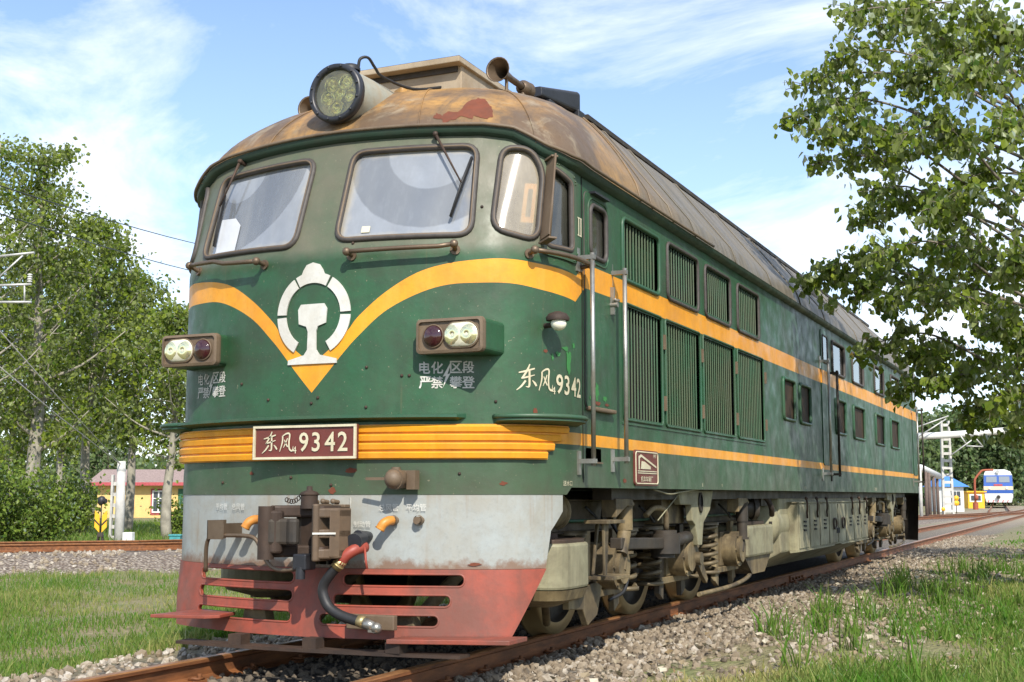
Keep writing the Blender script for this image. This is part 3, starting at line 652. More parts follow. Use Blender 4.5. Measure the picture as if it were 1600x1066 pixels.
# --- marker headlight boxes on the nose
def marker(sg):
    cx = 1.015*sg; x0, x1 = cx-.235, cx+.235; z0, z1 = 1.955, 2.175; o = rrect(x0, x1, z0, z1, .03, 4); n_ = len(o); m_ = MB()
    v = [(x, .035, z) for x, z in o]+[(x, .62, z) for x, z in o]
    m_.add(v, [(j, (j+1) % n_, n_+(j+1) % n_, n_+j) for j in range(n_)], 0, False)
    ob = m_.build('marker_light_box', 'green', loco)
    bz = MB(); i1 = rrect(x0+.018, x1-.018, z0+.018, z1-.018, .022, 4); v = [(x, .05, z) for x, z in o]+[(cx+(x-cx)*1.015, .03, 2.065+(z-2.065)*1.03) for x, z in o]+[(x, .0, z) for x, z in o]+[(x, -.006, z) for x, z in i1]+[(x, .012, z) for x, z in i1]
    bz.add(v, [(r*n_+j, r*n_+(j+1) % n_, (r+1)*n_+(j+1) % n_, (r+1)*n_+j) for r in range(4) for j in range(n_)]+[[4*n_+j for j in range(n_)]]); bz.build('bezel', 'bezel', ob)
    ci, co_ = cx-.115*sg, cx+.085*sg
    def lens(c, r, mt, nm, w=0):
        A_ = [2*math.pi*k/28 for k in range(28)]; rim = [(c+r*math.cos(a)+(w if math.cos(a) > 0 else -w), 2.065+r*math.sin(a)) for a in A_]
        l = MB(); rings = [(1.0, .008), (1.0, -.004), (.9, -.012), (.6, -.022), (.02, -.026)]
        l.add([(c+(x-c)*s, y, 2.065+(z-2.065)*s) for s, y in rings for x, z in rim], [(r_*28+j, r_*28+(j+1) % 28, (r_+1)*28+(j+1) % 28, (r_+1)*28+j) for r_ in range(4) for j in range(28)], 0, True)
        lo = l.build(nm, mt, ob)
        MB().tube([(x, .004, z) for x, z in [(c+(x-c)*1.05, 2.065+(z-2.065)*1.05) for x, z in rim]], .006, 6, closed=True).build('lens_rim', 'bezel', ob)
        return lo
    lens(ci, .068, 'red_lens', 'red_lens')
    wl_ = lens(co_, .078, 'lamp_glass_milky', 'white_lens', .038)
    for q in (-.05, .05): MB().lathe([(.012, -.026), (.02, -.031), (.05, -.024), (.066, -.012)], (co_+q, .0, 2.065), (0, 1, 0), 18).build('bulb_reflector', 'reflector', ob)
m_, t_, b_p, c_ = plain('lamp_glass_milky', (.62, .60, .46), .12, var=.2, scale=18, Coat__Weight=.7)
marker(1); marker(-1)
# --- yellow ribbed bumper band with number plate, ledge above
band = sheet('bumper_band', [(-1.60, 1.292), (1.60, 1.292), (1.60, 1.345), (1.655, 1.35), (1.655, 1.415), (1.76, 1.42), (1.80, 1.515), (-1.80, 1.515), (-1.76, 1.42), (-1.655, 1.415), (-1.655, 1.35), (-1.60, 1.345)], 'yellow', loco, off=.018, thick=.017)
for z0, z1, ue in ((1.296, 1.342, 1.59), (1.352, 1.398, 1.645), (1.408, 1.454, 1.70), (1.464, 1.508, 1.78)):
    r_ = MB(); uu = np.linspace(-ue, ue, 90); pr = [(z0, .018), (z0+.004, .034), (z1-.010, .040), (z1-.002, .034), (z1, .018)]
    r_.add(np.concatenate([S(uu, z, o) for z, o in pr]), [(k*90+j, k*90+j+1, (k+1)*90+j+1, (k+1)*90+j) for k in range(4) for j in range(89)], 0, False); r_.build('rib', 'yellow', band)
def ledge(u0, u1, z, dep, taper, rim=False):
    uu = np.linspace(u0, u1, 50); sh = np.sin(np.linspace(0, math.pi, 50))**taper if taper else np.ones(50)
    i = S(uu, z+.012, .0); o = S(uu, z, .0); N_ = SN(uu, z); o = o+N_*(dep*sh)[:, None]; o2 = o-[0, 0, .016]; i2 = i-[0, 0, .05]
    l = MB().add(np.concatenate([i, o, o2, i2]), [(k*50+j, k*50+j+1, (k+1)*50+j+1, (k+1)*50+j)[::-1] for k in range(3) for j in range(49)], 0, False)
    if rim: l.tube(o+[0, 0, .012], .016, 6)
    return l.build('foot_ledge', 'green_plain', loco)
ledge(-1.47, 1.06, 1.572, .11, .12); ledge(1.24, 1.96, 1.552, .17, .5, True); ledge(-1.96, -1.24, 1.552, .17, .5, True)
pl = MB().b2((-.395, -.075, 1.297), (.395, -.045, 1.517)).build('number_plate', 'plate_red', loco, .004)
fr = MB()
for a, b2_ in (((-.395, -.088, 1.297), (.395, -.073, 1.312)), ((-.395, -.088, 1.502), (.395, -.073, 1.517)), ((-.395, -.088, 1.313), (-.38, -.073, 1.501)), ((.38, -.088, 1.313), (.395, -.073, 1.501))): fr.b2(a, b2_)
fr.build('plate_border', 'cream_paint', pl); MB().b2((-.2, -.045, 1.33), (.2, .02, 1.48)).build('plate_bracket', 'dark_iron', pl)
def plate_text(items, y=-.082):
    for (v, f), x, z in items: MB().add([(x+a, y, z+b) for a, b in v], f).build('plate_lettering', 'cream_paint', pl)
plate_text([(strokes2d(DONG, .125), -.325, 1.345), (strokes2d(FENG, .125, .9), -.195, 1.345), (text2d('4', .045), -.085, 1.335)]+[(text2d(c, .125, .92, .012), -.035+.098*k, 1.345) for k, c in enumerate('9342')])
# --- lettering on the body
bolt = np.array([(.022, .155), (-.024, .07), (-.004, .075), (-.022, .0), (.026, .092), (.006, .085), (.03, .155)])
for u0 in (.755, -1.155):
    for s_, du, dz in (('电', 0, .095), ('化', .085, .095), ('严', 0, 0), ('禁', .085, 0), ('区', .215, .098), ('段', .30, .098), ('攀', .215, 0), ('登', .30, 0)):
        v, f = text2d(s_, .076, .98); v = np.concatenate([v, v+[.0035, 0], v+[0, .0025]]); nv_ = len(v)//3; f = f+[[i+nv_ for i in q] for q in f]+[[i+2*nv_ for i in q] for q in f]; decal('warning_lettering', v, f, u0+du*.93, 1.745+dz, 'white_paint', loco)
    decal('lightning_bolt', bolt, [(0, 1, 2), (2, 5, 6), (2, 6, 0), (2, 4, 5), (2, 3, 4)], u0+.178, 1.75, 'white_paint', loco, .005)
nu = 1.385
for (v, f), du, dz in [(strokes2d(DONG, .15), 0, .015), (strokes2d(FENG, .15, .8), .15, .005), (text2d('4', .05), .265, -.01)]+[(text2d(c, .13, .86, .014), .305+.085*k, -.005-.003*k) for k, c in enumerate('9342')]:
    v = v.copy(); decal('side_number', v, f, nu+du, 1.73+dz, 'cream_paint', loco)
v, f = text2d('Ⅱ', .13, 1.0, .01); v, f = text2d('II', .13, 1.15, .01); 
rn = []
for x in (0, .05): rn += [((x+.008, 0), (x+.026, .13))]
dn = MB()
for x in (0.0, .042):
    for (a, b_), (c_, d_) in (((.006+x, .008), (.026+x, .122)), ((-.006+x, 0), (.038+x, .008)), ((-.006+x, .122), (.038+x, .13))):
        dn.add([S(1.985+p, 2.83+q, .004) for p, q in ((a, b_), (c_, b_), (c_, d_), (a, d_))], [(0, 1, 2, 3)])
dn.build('cab_numeral', 'cream_paint', loco)
for s_, u0, z0, h in (('总风管', .50, .965, .045), ('平均管', .68, .965, .045), ('平均管', -.86, .965, .045), ('总风管', -.68, .965, .045), ('制动管', .33, .86, .04)):
    v, f = text2d(s_, h, .92); decal('pipe_lettering', v, f, u0, z0, 'white_paint', loco, .012)
for s_, y0, h in (('送水口', .68, .035), ('油', 3.85, .035), ('水', 4.5, .035), ('排污阀', 8.2, .035), ('整备质量', 13.5, .05)):
    v, f = text2d(s_, h, 1.0); decal('side_lettering', v, f, Y2U(y0), 1.14 if y0 > 1 else 1.125, 'cream_paint', loco, .004)
# --- side door, handrails, step
DR = rpoly([(2.10, 1.66), (2.645, 1.66), (2.645, 3.17), (2.10, 3.17)], .06)
door = sheet('cab_door', DR, ['green', 'yellow'], loco, holes=[DW], regions=[([(2.0, 2.478), (2.8, 2.49), (2.8, 2.658), (2.0, 2.648)], 1)], off=.014, thick=.013)
chart_tube('door_seal', DR, .006, 'gasket', door, .003); ow = rrect(2.15, 2.55, 2.68, 3.14, .09)
chart_tube('window_frame', DW, .018, 'gasket', door, .016); chart_tube('door_panel_edge', ow, .008, 'green', door, .015); sheet('door_pane', DW, 'glass_side', door, off=-.012)
MB().bar(S(2.12, 1.655, .02), S(2.63, 1.655, .02), .05, .03).build('door_sill', 'bezel', door, .01)
MB().bar(S(2.19, 3.175, .03), S(2.50, 3.175, .03), .05, .015).build('drip_cap', 'black_metal', door)
hd = MB().bar(S(2.60, 2.36, .03), S(2.60, 2.56, .03), .02, .03).tube([S(2.57, 2.47, .05), S(2.60, 2.46, .06), S(2.66, 2.47, .055)], .011, 6).cyl(S(2.60, 2.43, .0), S(2.60, 2.43, .07), .02, 10); hd.build('door_handle', 'bright_rail', door)
MB().b2((1.30, 1.05, 1.29), (1.34, 1.33, 1.385)).build('step_recess', 'green_plain', loco); MB().b2((1.34, 1.04, 1.282), (1.545, 1.34, 1.292)).build('step_lip', 'bezel', loco)
def pole(y, z0, z1, mt='bright_rail', dy=0):
    x = BW+.11; h = MB().tube([(x, y, z0), (x, y+dy, z1)], .017, 8)
    for z, yy_ in ((z0+.03, y), (z1-.03, y+dy)): h.bar((BW-.005, yy_, z), (x+.02, yy_, z), .035, .03).box((BW+.006, yy_, z-.01), (.014, .05, .16))
    return h.build('handrail', [mt], loco)
pole(.90, 1.26, 2.70); pole(1.56, 1.29, 2.70); pole(9.35, 1.31, 2.80); pole(9.95, 1.31, 2.70, 'dark_iron'); pole(18.2, 1.3, 2.75); pole(18.95, 1.3, 2.75, 'dark_iron')
for y0, y1 in ((9.42, 9.9), (18.3, 18.85)):
    dd = sheet('side_door', rr_(y0, y1, 1.45, 3.2), ['green', 'yellow'], loco, regions=[([(Y2U(y0)-1, 2.503), (Y2U(y1)+1, 2.503), (Y2U(y1)+1, 2.672), (Y2U(y0)-1, 2.672)], 1)], off=.012, thick=.011)
    sheet('door_pane', rr_(y0+.08, y1-.08, 2.78, 3.13), 'glass_dark', dd, off=.016); chart_tube('window_frame', rr_(y0+.08, y1-.08, 2.78, 3.13), .014, 'gasket', dd, .014)
# body panel seam beside the door, marker lamp
MB().bar(S(2.06, 1.15, .001), S(2.06, 3.28, .001), .006, .01).build('panel_seam', 'void', loco)
ml = MB(); q = S(1.60, 2.165); nq = SN(1.60, 2.165); ml.cyl(q, q+nq*.12, .018, 10); mlo = ml.build('marker_lamp', 'rusty_iron', loco)
MB().lathe([(.075, 0), (.078, .02), (.06, .045), (.02, .06), (0, .062)], q+nq*.13+[0, 0, .02], (0, 0, 1), 18).lathe([(.075, 0), (0, .002)], q+nq*.13+[0, 0, .02], (0, 0, 1), 18).build('lamp_hood', 'rusty_iron', mlo); MB().ball(q+nq*.14, .052, n=8, sz=.9).build('lamp_globe', 'brass_lens', mlo)
# builder's plaque
pq = MB().add([S(Y2U(2.0)+a, 1.14+b, .014) for a, b in rrect(0, .55, 0, .265, .03)], [list(range(24))]); pqo = sheet('builders_plaque', rrect(Y2U(2.02), Y2U(2.58), 1.138, 1.405, .03), 'plate_red', loco, off=.016, thick=.015)
chart_tube('plaque_border', rrect(Y2U(2.035), Y2U(2.565), 1.152, 1.39, .025), .006, 'cream_paint', pqo, .016)
yq = Y2U(2.02)
for poly in ([(.07, .12), (.07, .22), (.13, .235), (.50, .15), (.50, .135), (.14, .215), (.10, .205), (.10, .12)], [(.12, .125), (.14, .185), (.22, .18), (.36, .145), (.36, .125)], [(.05, .105), (.51, .105), (.51, .112), (.05, .112)], [(.05, .09), (.51, .09), (.51, .097), (.05, .097)]):
    sheet('plaque_train', [(yq+a, 1.138+b) for a, b in poly], 'cream_paint', pqo, off=.020)
v, f = text2d('1997', .03, 1, .01); decal('plaque_lettering', v, f, yq+.42, 1.35, 'cream_paint', pqo, .021); v, f = text2d('机车车辆厂', .045, 1.25, .01); decal('plaque_lettering', v, f, yq+.12, 1.165, 'cream_paint', pqo, .021)
# --- louvres and windows along the side
def louvre(y0, y1, z0, z1, kind, r):
    up_ = z0 > 2.5; fr = chart_tube('louvre', rr_(y0-.02, y1+.02, z0-.02, z1+.02, r+.02), .017 if up_ else .010, 'gasket' if up_ and kind == 'open' else 'green_plain', loco, .006)
    MB().b2((BW-.075, y0-.03, z0-.03), (BW-.06, y1+.03, z1+.03)).build('backing', 'void' if kind == 'open' else 'green_plain', fr)
    n_ = int((y1-y0)/.068); w = (y1-y0)/n_; first = None
    for k in range(n_):
        yc = y0+(k+.5)*w
        if first is None:
            rot = Matrix.Rotation(R(24 if kind == 'open' else 16), 3, 'Z'); b = MB().box((BW-.022, yc, (z0+z1)/2), (.010, w*(.66 if kind == 'open' else .98), z1-z0), 0, rot)
            first = b.build('slat', 'louvre_green', fr); fy_ = yc
        else: dup(first, (0, yc-fy_, 0), fr)
paint('louvre_green', (.026, .085, .036), (.085, .085, .045), .5, .6, .5, .05)
for a in LOUV: louvre(*a, .04)
for a in LLOW: louvre(*a, .015)
for y0, y1, z0, z1 in SWIN+RWU+RWL:
    hi = z0 > 2.5; fr = chart_tube('engine_room_window', rr_(y0, y1, z0, z1), .022, 'gasket' if hi else 'green_plain', loco, .006)
    sheet('pane', rr_(y0, y1, z0, z1), 'glass_dark' if hi else 'pane_brown', fr, off=-.012)
for y0 in (2.80, 3.905, 5.10, 6.30):
    for z in (1.80, 2.30): MB().bar((BW+.01, y0, z-.06), (BW+.01, y0, z+.06), .02, .03).build('hinge', 'bezel', loco)
MB().b2((BW, 1.78, 1.585), (BW+.008, 6.3, 1.60)).build('louvre_sill', 'green_plain', loco)

# stray bolt heads and plugs on the nose
for u_, z_ in ((-.36, 1.70), (.05, 1.70), (.0, 1.665), (.40, 1.89), (.40, 1.63), (.64, 1.83), (.69, 1.83), (-.62, 1.82), (1.25, 1.66), (-.15, 1.18), (.16, 1.13), (1.02, 1.2), (-.8, 1.15), (.28, 2.72), (1.12, 2.95)):
    MB().ball(S(u_, z_, .002), .011, n=5).build('bolt_head', 'rusty_iron', loco)

def blob(name, u_, z_, ru, rz, mt, par=loco, off=.003, n_=22):
    a = np.linspace(0, 2*math.pi, n_, endpoint=False); r_ = rng.uniform(.45, 1.15, n_); r_ = .6*r_+.4*np.roll(r_, 1)
    sheet(name, [(u_+ru*q*math.cos(b), z_+rz*q*math.sin(b)) for b, q in zip(a, r_)], mt, par, off=off)
for u_, z_, ru, rz in ((1.83, 1.95, .035, .10), (1.71, 1.985, .03, .02), (1.79, 2.03, .04, .018), (1.90, 2.06, .02, .025), (1.66, 1.965, .015, .03)): blob('paint_flake', u_, z_, ru, rz, 'flake_green')
for u_, z_, ru, rz in ((2.30, 1.78, .05, .07), (2.22, 1.73, .06, .025), (2.46, 1.74, .05, .02)): blob('paint_flake', u_, z_, ru, rz, 'flake_green', door, .0165)
for u_, z_, ru, rz in ((2.30, 1.70, .10, .014), (2.5, 1.70, .06, .012)): blob('rust_spot', u_, z_, ru, rz, 'bare_rust', door, .0172)
for u_, z_, ru, rz in ((.30, 1.225, .05, .018), (.17, 1.095, .03, .025), (1.60, 2.0, .02, .014), (1.52, 1.60, .02, .03), (1.12, .63, .05, .012), (-.5, 1.21, .02, .014), (2.9, 1.17, .05, .02), (1.3, 1.14, .03, .015), (-.05, 2.56, .015, .015)): blob('rust_spot', u_, z_, ru, rz, 'bare_rust')

# ------------------------------------------------------------------ front apron, pilot, coupler and pipes
apr = [(-1.76, 1.076), (-1.76, .96), (-1.645, .835), (-1.60, .60), (1.60, .60), (1.645, .835), (1.76, .96), (1.76, 1.076)]
pocket = [(-.10, .62), (.30, .62), (.30, 1.0), (-.10, 1.0)]
apron = sheet('front_apron', apr, 'apron_grey', loco, holes=[[(.02, .62), (.285, .62), (.285, .985), (.02, .985)]], off=-.004, thick=.02, zgrid=[.7, .8, .9, 1.0])
chart_tube('apron_weld', [(.30, .62), (.30, 1.05)], .006, 'apron_grey', apron, -.003, closed=False)
def pilot_sheet():
    def slot(u0, u1, z0, z1, uL=None): return rrect(u0, u1, z0, z1, (z1-z0)*.48, 4)
    holes = [slot(-1.02, -.10, .497, .575), slot(-1.025, -.10, .38, .457), slot(-1.025, -.10, .25, .323), slot(.26, 1.06, .49, .568), slot(.20, .98, .365, .44), slot(.11, .91, .243, .316)]
    return holes
PH_ = pilot_sheet()
def _flare(o, k):                        # the pilot leans: its foot stands slightly forward of its head
    me = o.data
    for v in me.vertices:
        w = v.co+o.location+WO[loco.name]; f_ = max(0, (.60-w.z))/.44
        if w.y < 1.2: v.co.y -= .05*f_*k
pil = sheet('pilot', [(-1.60, .598), (-1.35, .165), (1.365, .165), (1.60, .598)], 'pilot_red', loco, holes=PH_, off=.004, thick=.03, zgrid=[.22, .34, .47, .585]); _flare(pil, 1)
inner = sheet('pilot_back', [(-1.58, .598), (-1.34, .17), (1.35, .17), (1.58, .598)], 'dark_iron', pil, holes=PH_, off=-.028, zgrid=[.22, .34, .47, .585]); 
for v in inner.data.vertices:
    w = v.co.z+WO[inner.name].z; v.co.y -= .05*max(0, .60-w)/.44
for h in PH_: q = chart_tube('slot_lip', h, .008, 'pilot_red', pil, .0, n=6); [setattr(v.co, 'y', v.co.y-.05*max(0, .60-(v.co.z+WO[q.name].z))/.44) for v in q.data.vertices]
MB().prism([(-1.05, -.27), (-.66, -.20), (-.60, -.12), (-.64, .1), (-1.0, .22)], (0, 0, .262), (1, 0, 0), (0, 1, 0), .022).build('side_step', 'pilot_red', loco, .004)
MB().prism([(.70, -.20), (1.42, .03), (1.42, .3), (.70, .0)], (0, 0, .165), (1, 0, 0), (0, 1, 0), .028).build('side_step', 'pilot_red', loco, .004)
# low guard bar on hangers under the pilot
gb = MB(); uu = np.linspace(-.95, 1.15, 24); yb = -.19+.07*uu**2
gb.add([(x, y, .085) for x, y in zip(uu, yb)]+[(x, y, .105) for x, y in zip(uu, yb)]+[(x, y+.14, .105) for x, y in zip(uu, yb)]+[(x, y+.14, .085) for x, y in zip(uu, yb)], [(k*24+j, k*24+j+1, ((k+1) % 4)*24+j+1, ((k+1) % 4)*24+j) for k in range(4) for j in range(23)]+[(0, 24, 48, 72), (95, 71, 47, 23)])
for x in (-.45, .12, .72): gb.b2((x-.05, -.16, .105), (x+.05, -.06, .17))
gb.build('guard_bar', 'rusty_iron', loco)
for x in (-.5, .62): MB().prism([(-.12, .14), (.12, .14), (.07, .36), (-.07, .36)], (x, .12, 0), (1, 0, 0), (0, 0, 1), -.10).build('guard_bracket', 'bogie_tan', loco, .006)
for x0, x1 in ((-.25, -.05), (.50, .78)): MB().tube([(x0, .35, .15), (x1, .8, .62)], .045, 10).build('pilot_stay', 'bogie_tan', loco)
MB().b2((.36, -.11, .235), (.70, -.06, .325)).build('hose_bracket', 'bezel', loco, .006)
# coupler
cx0 = .10; CY = .10
co_b = MB().b2((-.08+cx0, -.25, .72), (.16+cx0, .6, .98)); cpl = co_b.build('coupler', 'rusty_iron', loco, .02)
MB().b2((.0, .05, .64), (.36, .075, .66)).b2((-.02, .28, .60), (.36, .32, 1.02)).build('coupler_pocket', 'void', apron)
MB().b2((.20, .05, .66), (.255, .10, .99)).b2((.27, .06, .70), (.295, .09, .97)).build('coupler_carrier', 'dark_iron', apron, .008)
# head: top and bottom plates of the jaw, throat darkened to paint in its shade, pierced guard arm, knuckle with its nose
head = [(-.17, -.20), (-.20, -.40), (-.17, -.44), (-.12, -.40), (-.04, -.31), (.06, -.28), (.12, -.31), (.165, -.44), (.20, -.48), (.235, -.44), (.235, -.28), (.16, -.12), (-.08, -.12)]
H_ = [(x+cx0, y) for x, y in head]
MB().prism(H_, (0, 0, .675), (1, 0, 0), (0, 1, 0), .075).prism(H_, (0, 0, .925), (1, 0, 0), (0, 1, 0), .075).build('coupler_head', 'rusty_iron', cpl, .014)
MB().b2((-.11+cx0, -.24, .70), (.17+cx0, -.12, .98)).build('coupler_throat', 'dark_iron', cpl, .01)
ga = MB().prism([(x+cx0, y) for x, y in [(.155, -.46), (.19, -.50), (.215, -.48), (.205, -.30), (.165, -.30)]], (0, 0, .66), (1, 0, 0), (0, 1, 0), .35)
arm_o = [(.185, -.49), (.24, -.45), (.30, -.37), (.325, -.27), (.27, -.24), (.20, -.30)]
for z0, z1 in ((.675, .735), (.80, .855), (.925, .985)): ga.prism([(x+cx0, y) for x, y in arm_o], (0, 0, z0), (1, 0, 0), (0, 1, 0), z1-z0)
ga.prism([(x+cx0, y) for x, y in [(.262, -.43), (.30, -.37), (.325, -.27), (.29, -.255), (.262, -.36)]], (0, 0, .68), (1, 0, 0), (0, 1, 0), .30); ga.build('guard_arm', 'guard_rust', cpl, .01)
MB().bar((.19+cx0, -.505, .83), (.295+cx0, -.405, .83), .004, .012).build('paint_mark', 'white_paint', cpl)
kn = [(-.19, -.36), (-.205, -.47), (-.17, -.51), (-.12, -.50), (-.08, -.46), (-.035, -.455), (.0, -.475), (.045, -.46), (.05, -.42), (.0, -.405), (-.04, -.40), (-.08, -.36), (-.13, -.32)]
MB().prism([(x+cx0, y) for x, y in kn], (0, 0, .755), (1, 0, 0), (0, 1, 0), .165).build('knuckle', 'dark_iron', cpl, .022)
MB().cyl((-.175+cx0, -.47, .665), (-.175+cx0, -.47, .995), .052, 20).prism([(x+cx0, y) for x, y in [(-.16, -.50), (-.10, -.485), (-.075, -.44), (-.10, -.38), (-.16, -.40)]], (0, 0, .70), (1, 0, 0), (0, 1, 0), .27).build('knuckle_nose', 'rusty_iron', cpl, .016)
MB().cyl((.03+cx0, -.30, .98), (.03+cx0, -.30, 1.06), .055, 14).lathe([(.055, 0), (.065, .01), (.05, .025), (.02, .035), (.018, .06), (0, .062)], (.03+cx0, -.30, 1.06), (0, 0, 1), 14).build('lock_pin', 'rusty_iron', cpl)
ch = MB()
for k in range(7):
    a = np.array((-.02+cx0-.018*k, -.32, 1.06-.022*math.sin(k/6*3.1)-.004*k)); ch.tube([a+(.012*math.cos(q)*(1 if k % 2 else .3), .012*math.cos(q)*(0 if k % 2 else 1), .014*math.sin(q)) for q in np.linspace(0, 2*math.pi, 9)[:-1]], .0035, 5, closed=True)
ch.build('lift_chain', 'rusty_iron', cpl)
MB().b2((-.01+cx0, -.42, .60), (.09+cx0, -.30, .70)).cyl((.04+cx0, -.40, .545), (.04+cx0, -.40, .62), .03, 10).build('lock_lifter', 'black_metal', cpl, .01)
cpl.location.y += CY
for k in range(3): MB().cyl((.06+.075*k, .02, 1.02), (.06+.075*k, -.05, 1.025), .014, 8).ball((.06+.075*k, -.05, 1.025), .018, n=5).build('bolt', 'bezel', apron)
MB().b2((.02, -.05, .985), (.30, .02, 1.005)).build('pocket_lintel', 'bezel', apron, .005)
# uncoupling lever
lv = catmull([(-.74, -.10, .56), (-.725, -.12, .72), (-.69, -.13, .79), (-.62, -.13, .80), (-.40, -.13, .80), (-.32, -.13, .775), (-.26, -.14, .69), (-.20, -.15, .62), (-.10, -.18, .588), (.06, -.22, .60)], 5)
MB().tube(lv, .014, 8).build('uncoupling_lever', 'handrail', loco)
MB().b2((-.70, -.15, .775), (-.695, .05, .90)).b2((-.70, -.15, .775), (-.57, -.145, .90)).b2((-.57, -.15, .79), (-.565, .05, .88)).build('lever_bracket', 'handrail', loco)
# brake hose with cock
MB().cyl((.42, .08, .80), (.44, -.12, .815), .032, 12).cyl((.43, -.06, .79), (.455, -.19, .775), .052, 14).build('angle_cock', 'black_metal', loco)
ck = MB().tube(catmull([(.47, -.08, .74), (.46, -.17, .73), (.41, -.21, .69), (.375, -.215, .645)], 5), .036, 12).tube([(.50, -.13, .74), (.52, -.15, .66), (.53, -.15, .61)], .008, 6); ck.build('red_cock', 'pilot_red_bright', loco)

hp = catmull([(.375, -.215, .645), (.31, -.22, .575), (.262, -.22, .51), (.258, -.22, .45), (.30, -.22, .375), (.38, -.22, .33), (.47, -.22, .305), (.53, -.22, .295)], 8)
ho = MB().tube(hp, .032, 14).build('brake_hose', 'rubber', loco)
MB().tube([(.39, -.213, .665), (.345, -.217, .615)], .037, 14).tube([(.365, -.216, .637), (.36, -.217, .631)], .041, 14).build('hose_clamp', 'brass_steel', ho); MB().tube([(.515, -.22, .30), (.56, -.22, .288)], .037, 14).build('hose_clamp', 'brass_steel', ho)
paint_done = True
MB().tube([(.555, -.22, .288), (.63, -.225, .265)], [.036, .03], 12).ball((.645, -.225, .26), .036, n=6).b2((.60, -.25, .235), (.655, -.19, .25)).build('hose_coupling', 'bright_rail', ho)
# pipe stubs with painted elbows, jumper socket
for x, sg, mt in ((-.40, -1, 'rusty_orange'), (.60, -1, 'rusty_orange'), (.76, 0, 'bezel'), (-.30, 0, 'bezel')):
    y0 = K*x*x; p_ = MB().cyl((x, y0+.03, .905), (x, y0-.055, .905), .024, 12).lathe([(.032, 0), (.034, .02)], (x, y0-.04, .905), (0, 1, 0), 12)
    if sg: p_.build('pipe_stub', 'bezel', loco); MB().tube(catmull([(x, y0-.04, .905), (x-.006, y0-.075, .903), (x-.025, y0-.105, .885), (x-.045, y0-.115, .85)], 4), [.03]*12+[.034], 12).build('pipe_elbow', 'orange_brass' if x > 0 else 'orange_brass', loco)
    else: p_.build('pipe_stub', mt, loco)
js = MB().cyl((.66, .12, 1.165), (.66, -.02, 1.165), .058, 18).cyl((.66, -.02, 1.165), (.66, -.06, 1.165), .066, 18).ball((.66, -.06, 1.165), .06, n=7).b2((.48, -.10, 1.158), (.66, -.085, 1.176)).b2((.72, -.0, 1.10), (.78, .06, 1.22)).cyl((.66, -.03, 1.19), (.66, -.03, 1.24), .03, 10)
js.build('jumper_socket', 'bezel', loco)
v, f = text2d('●', .03)
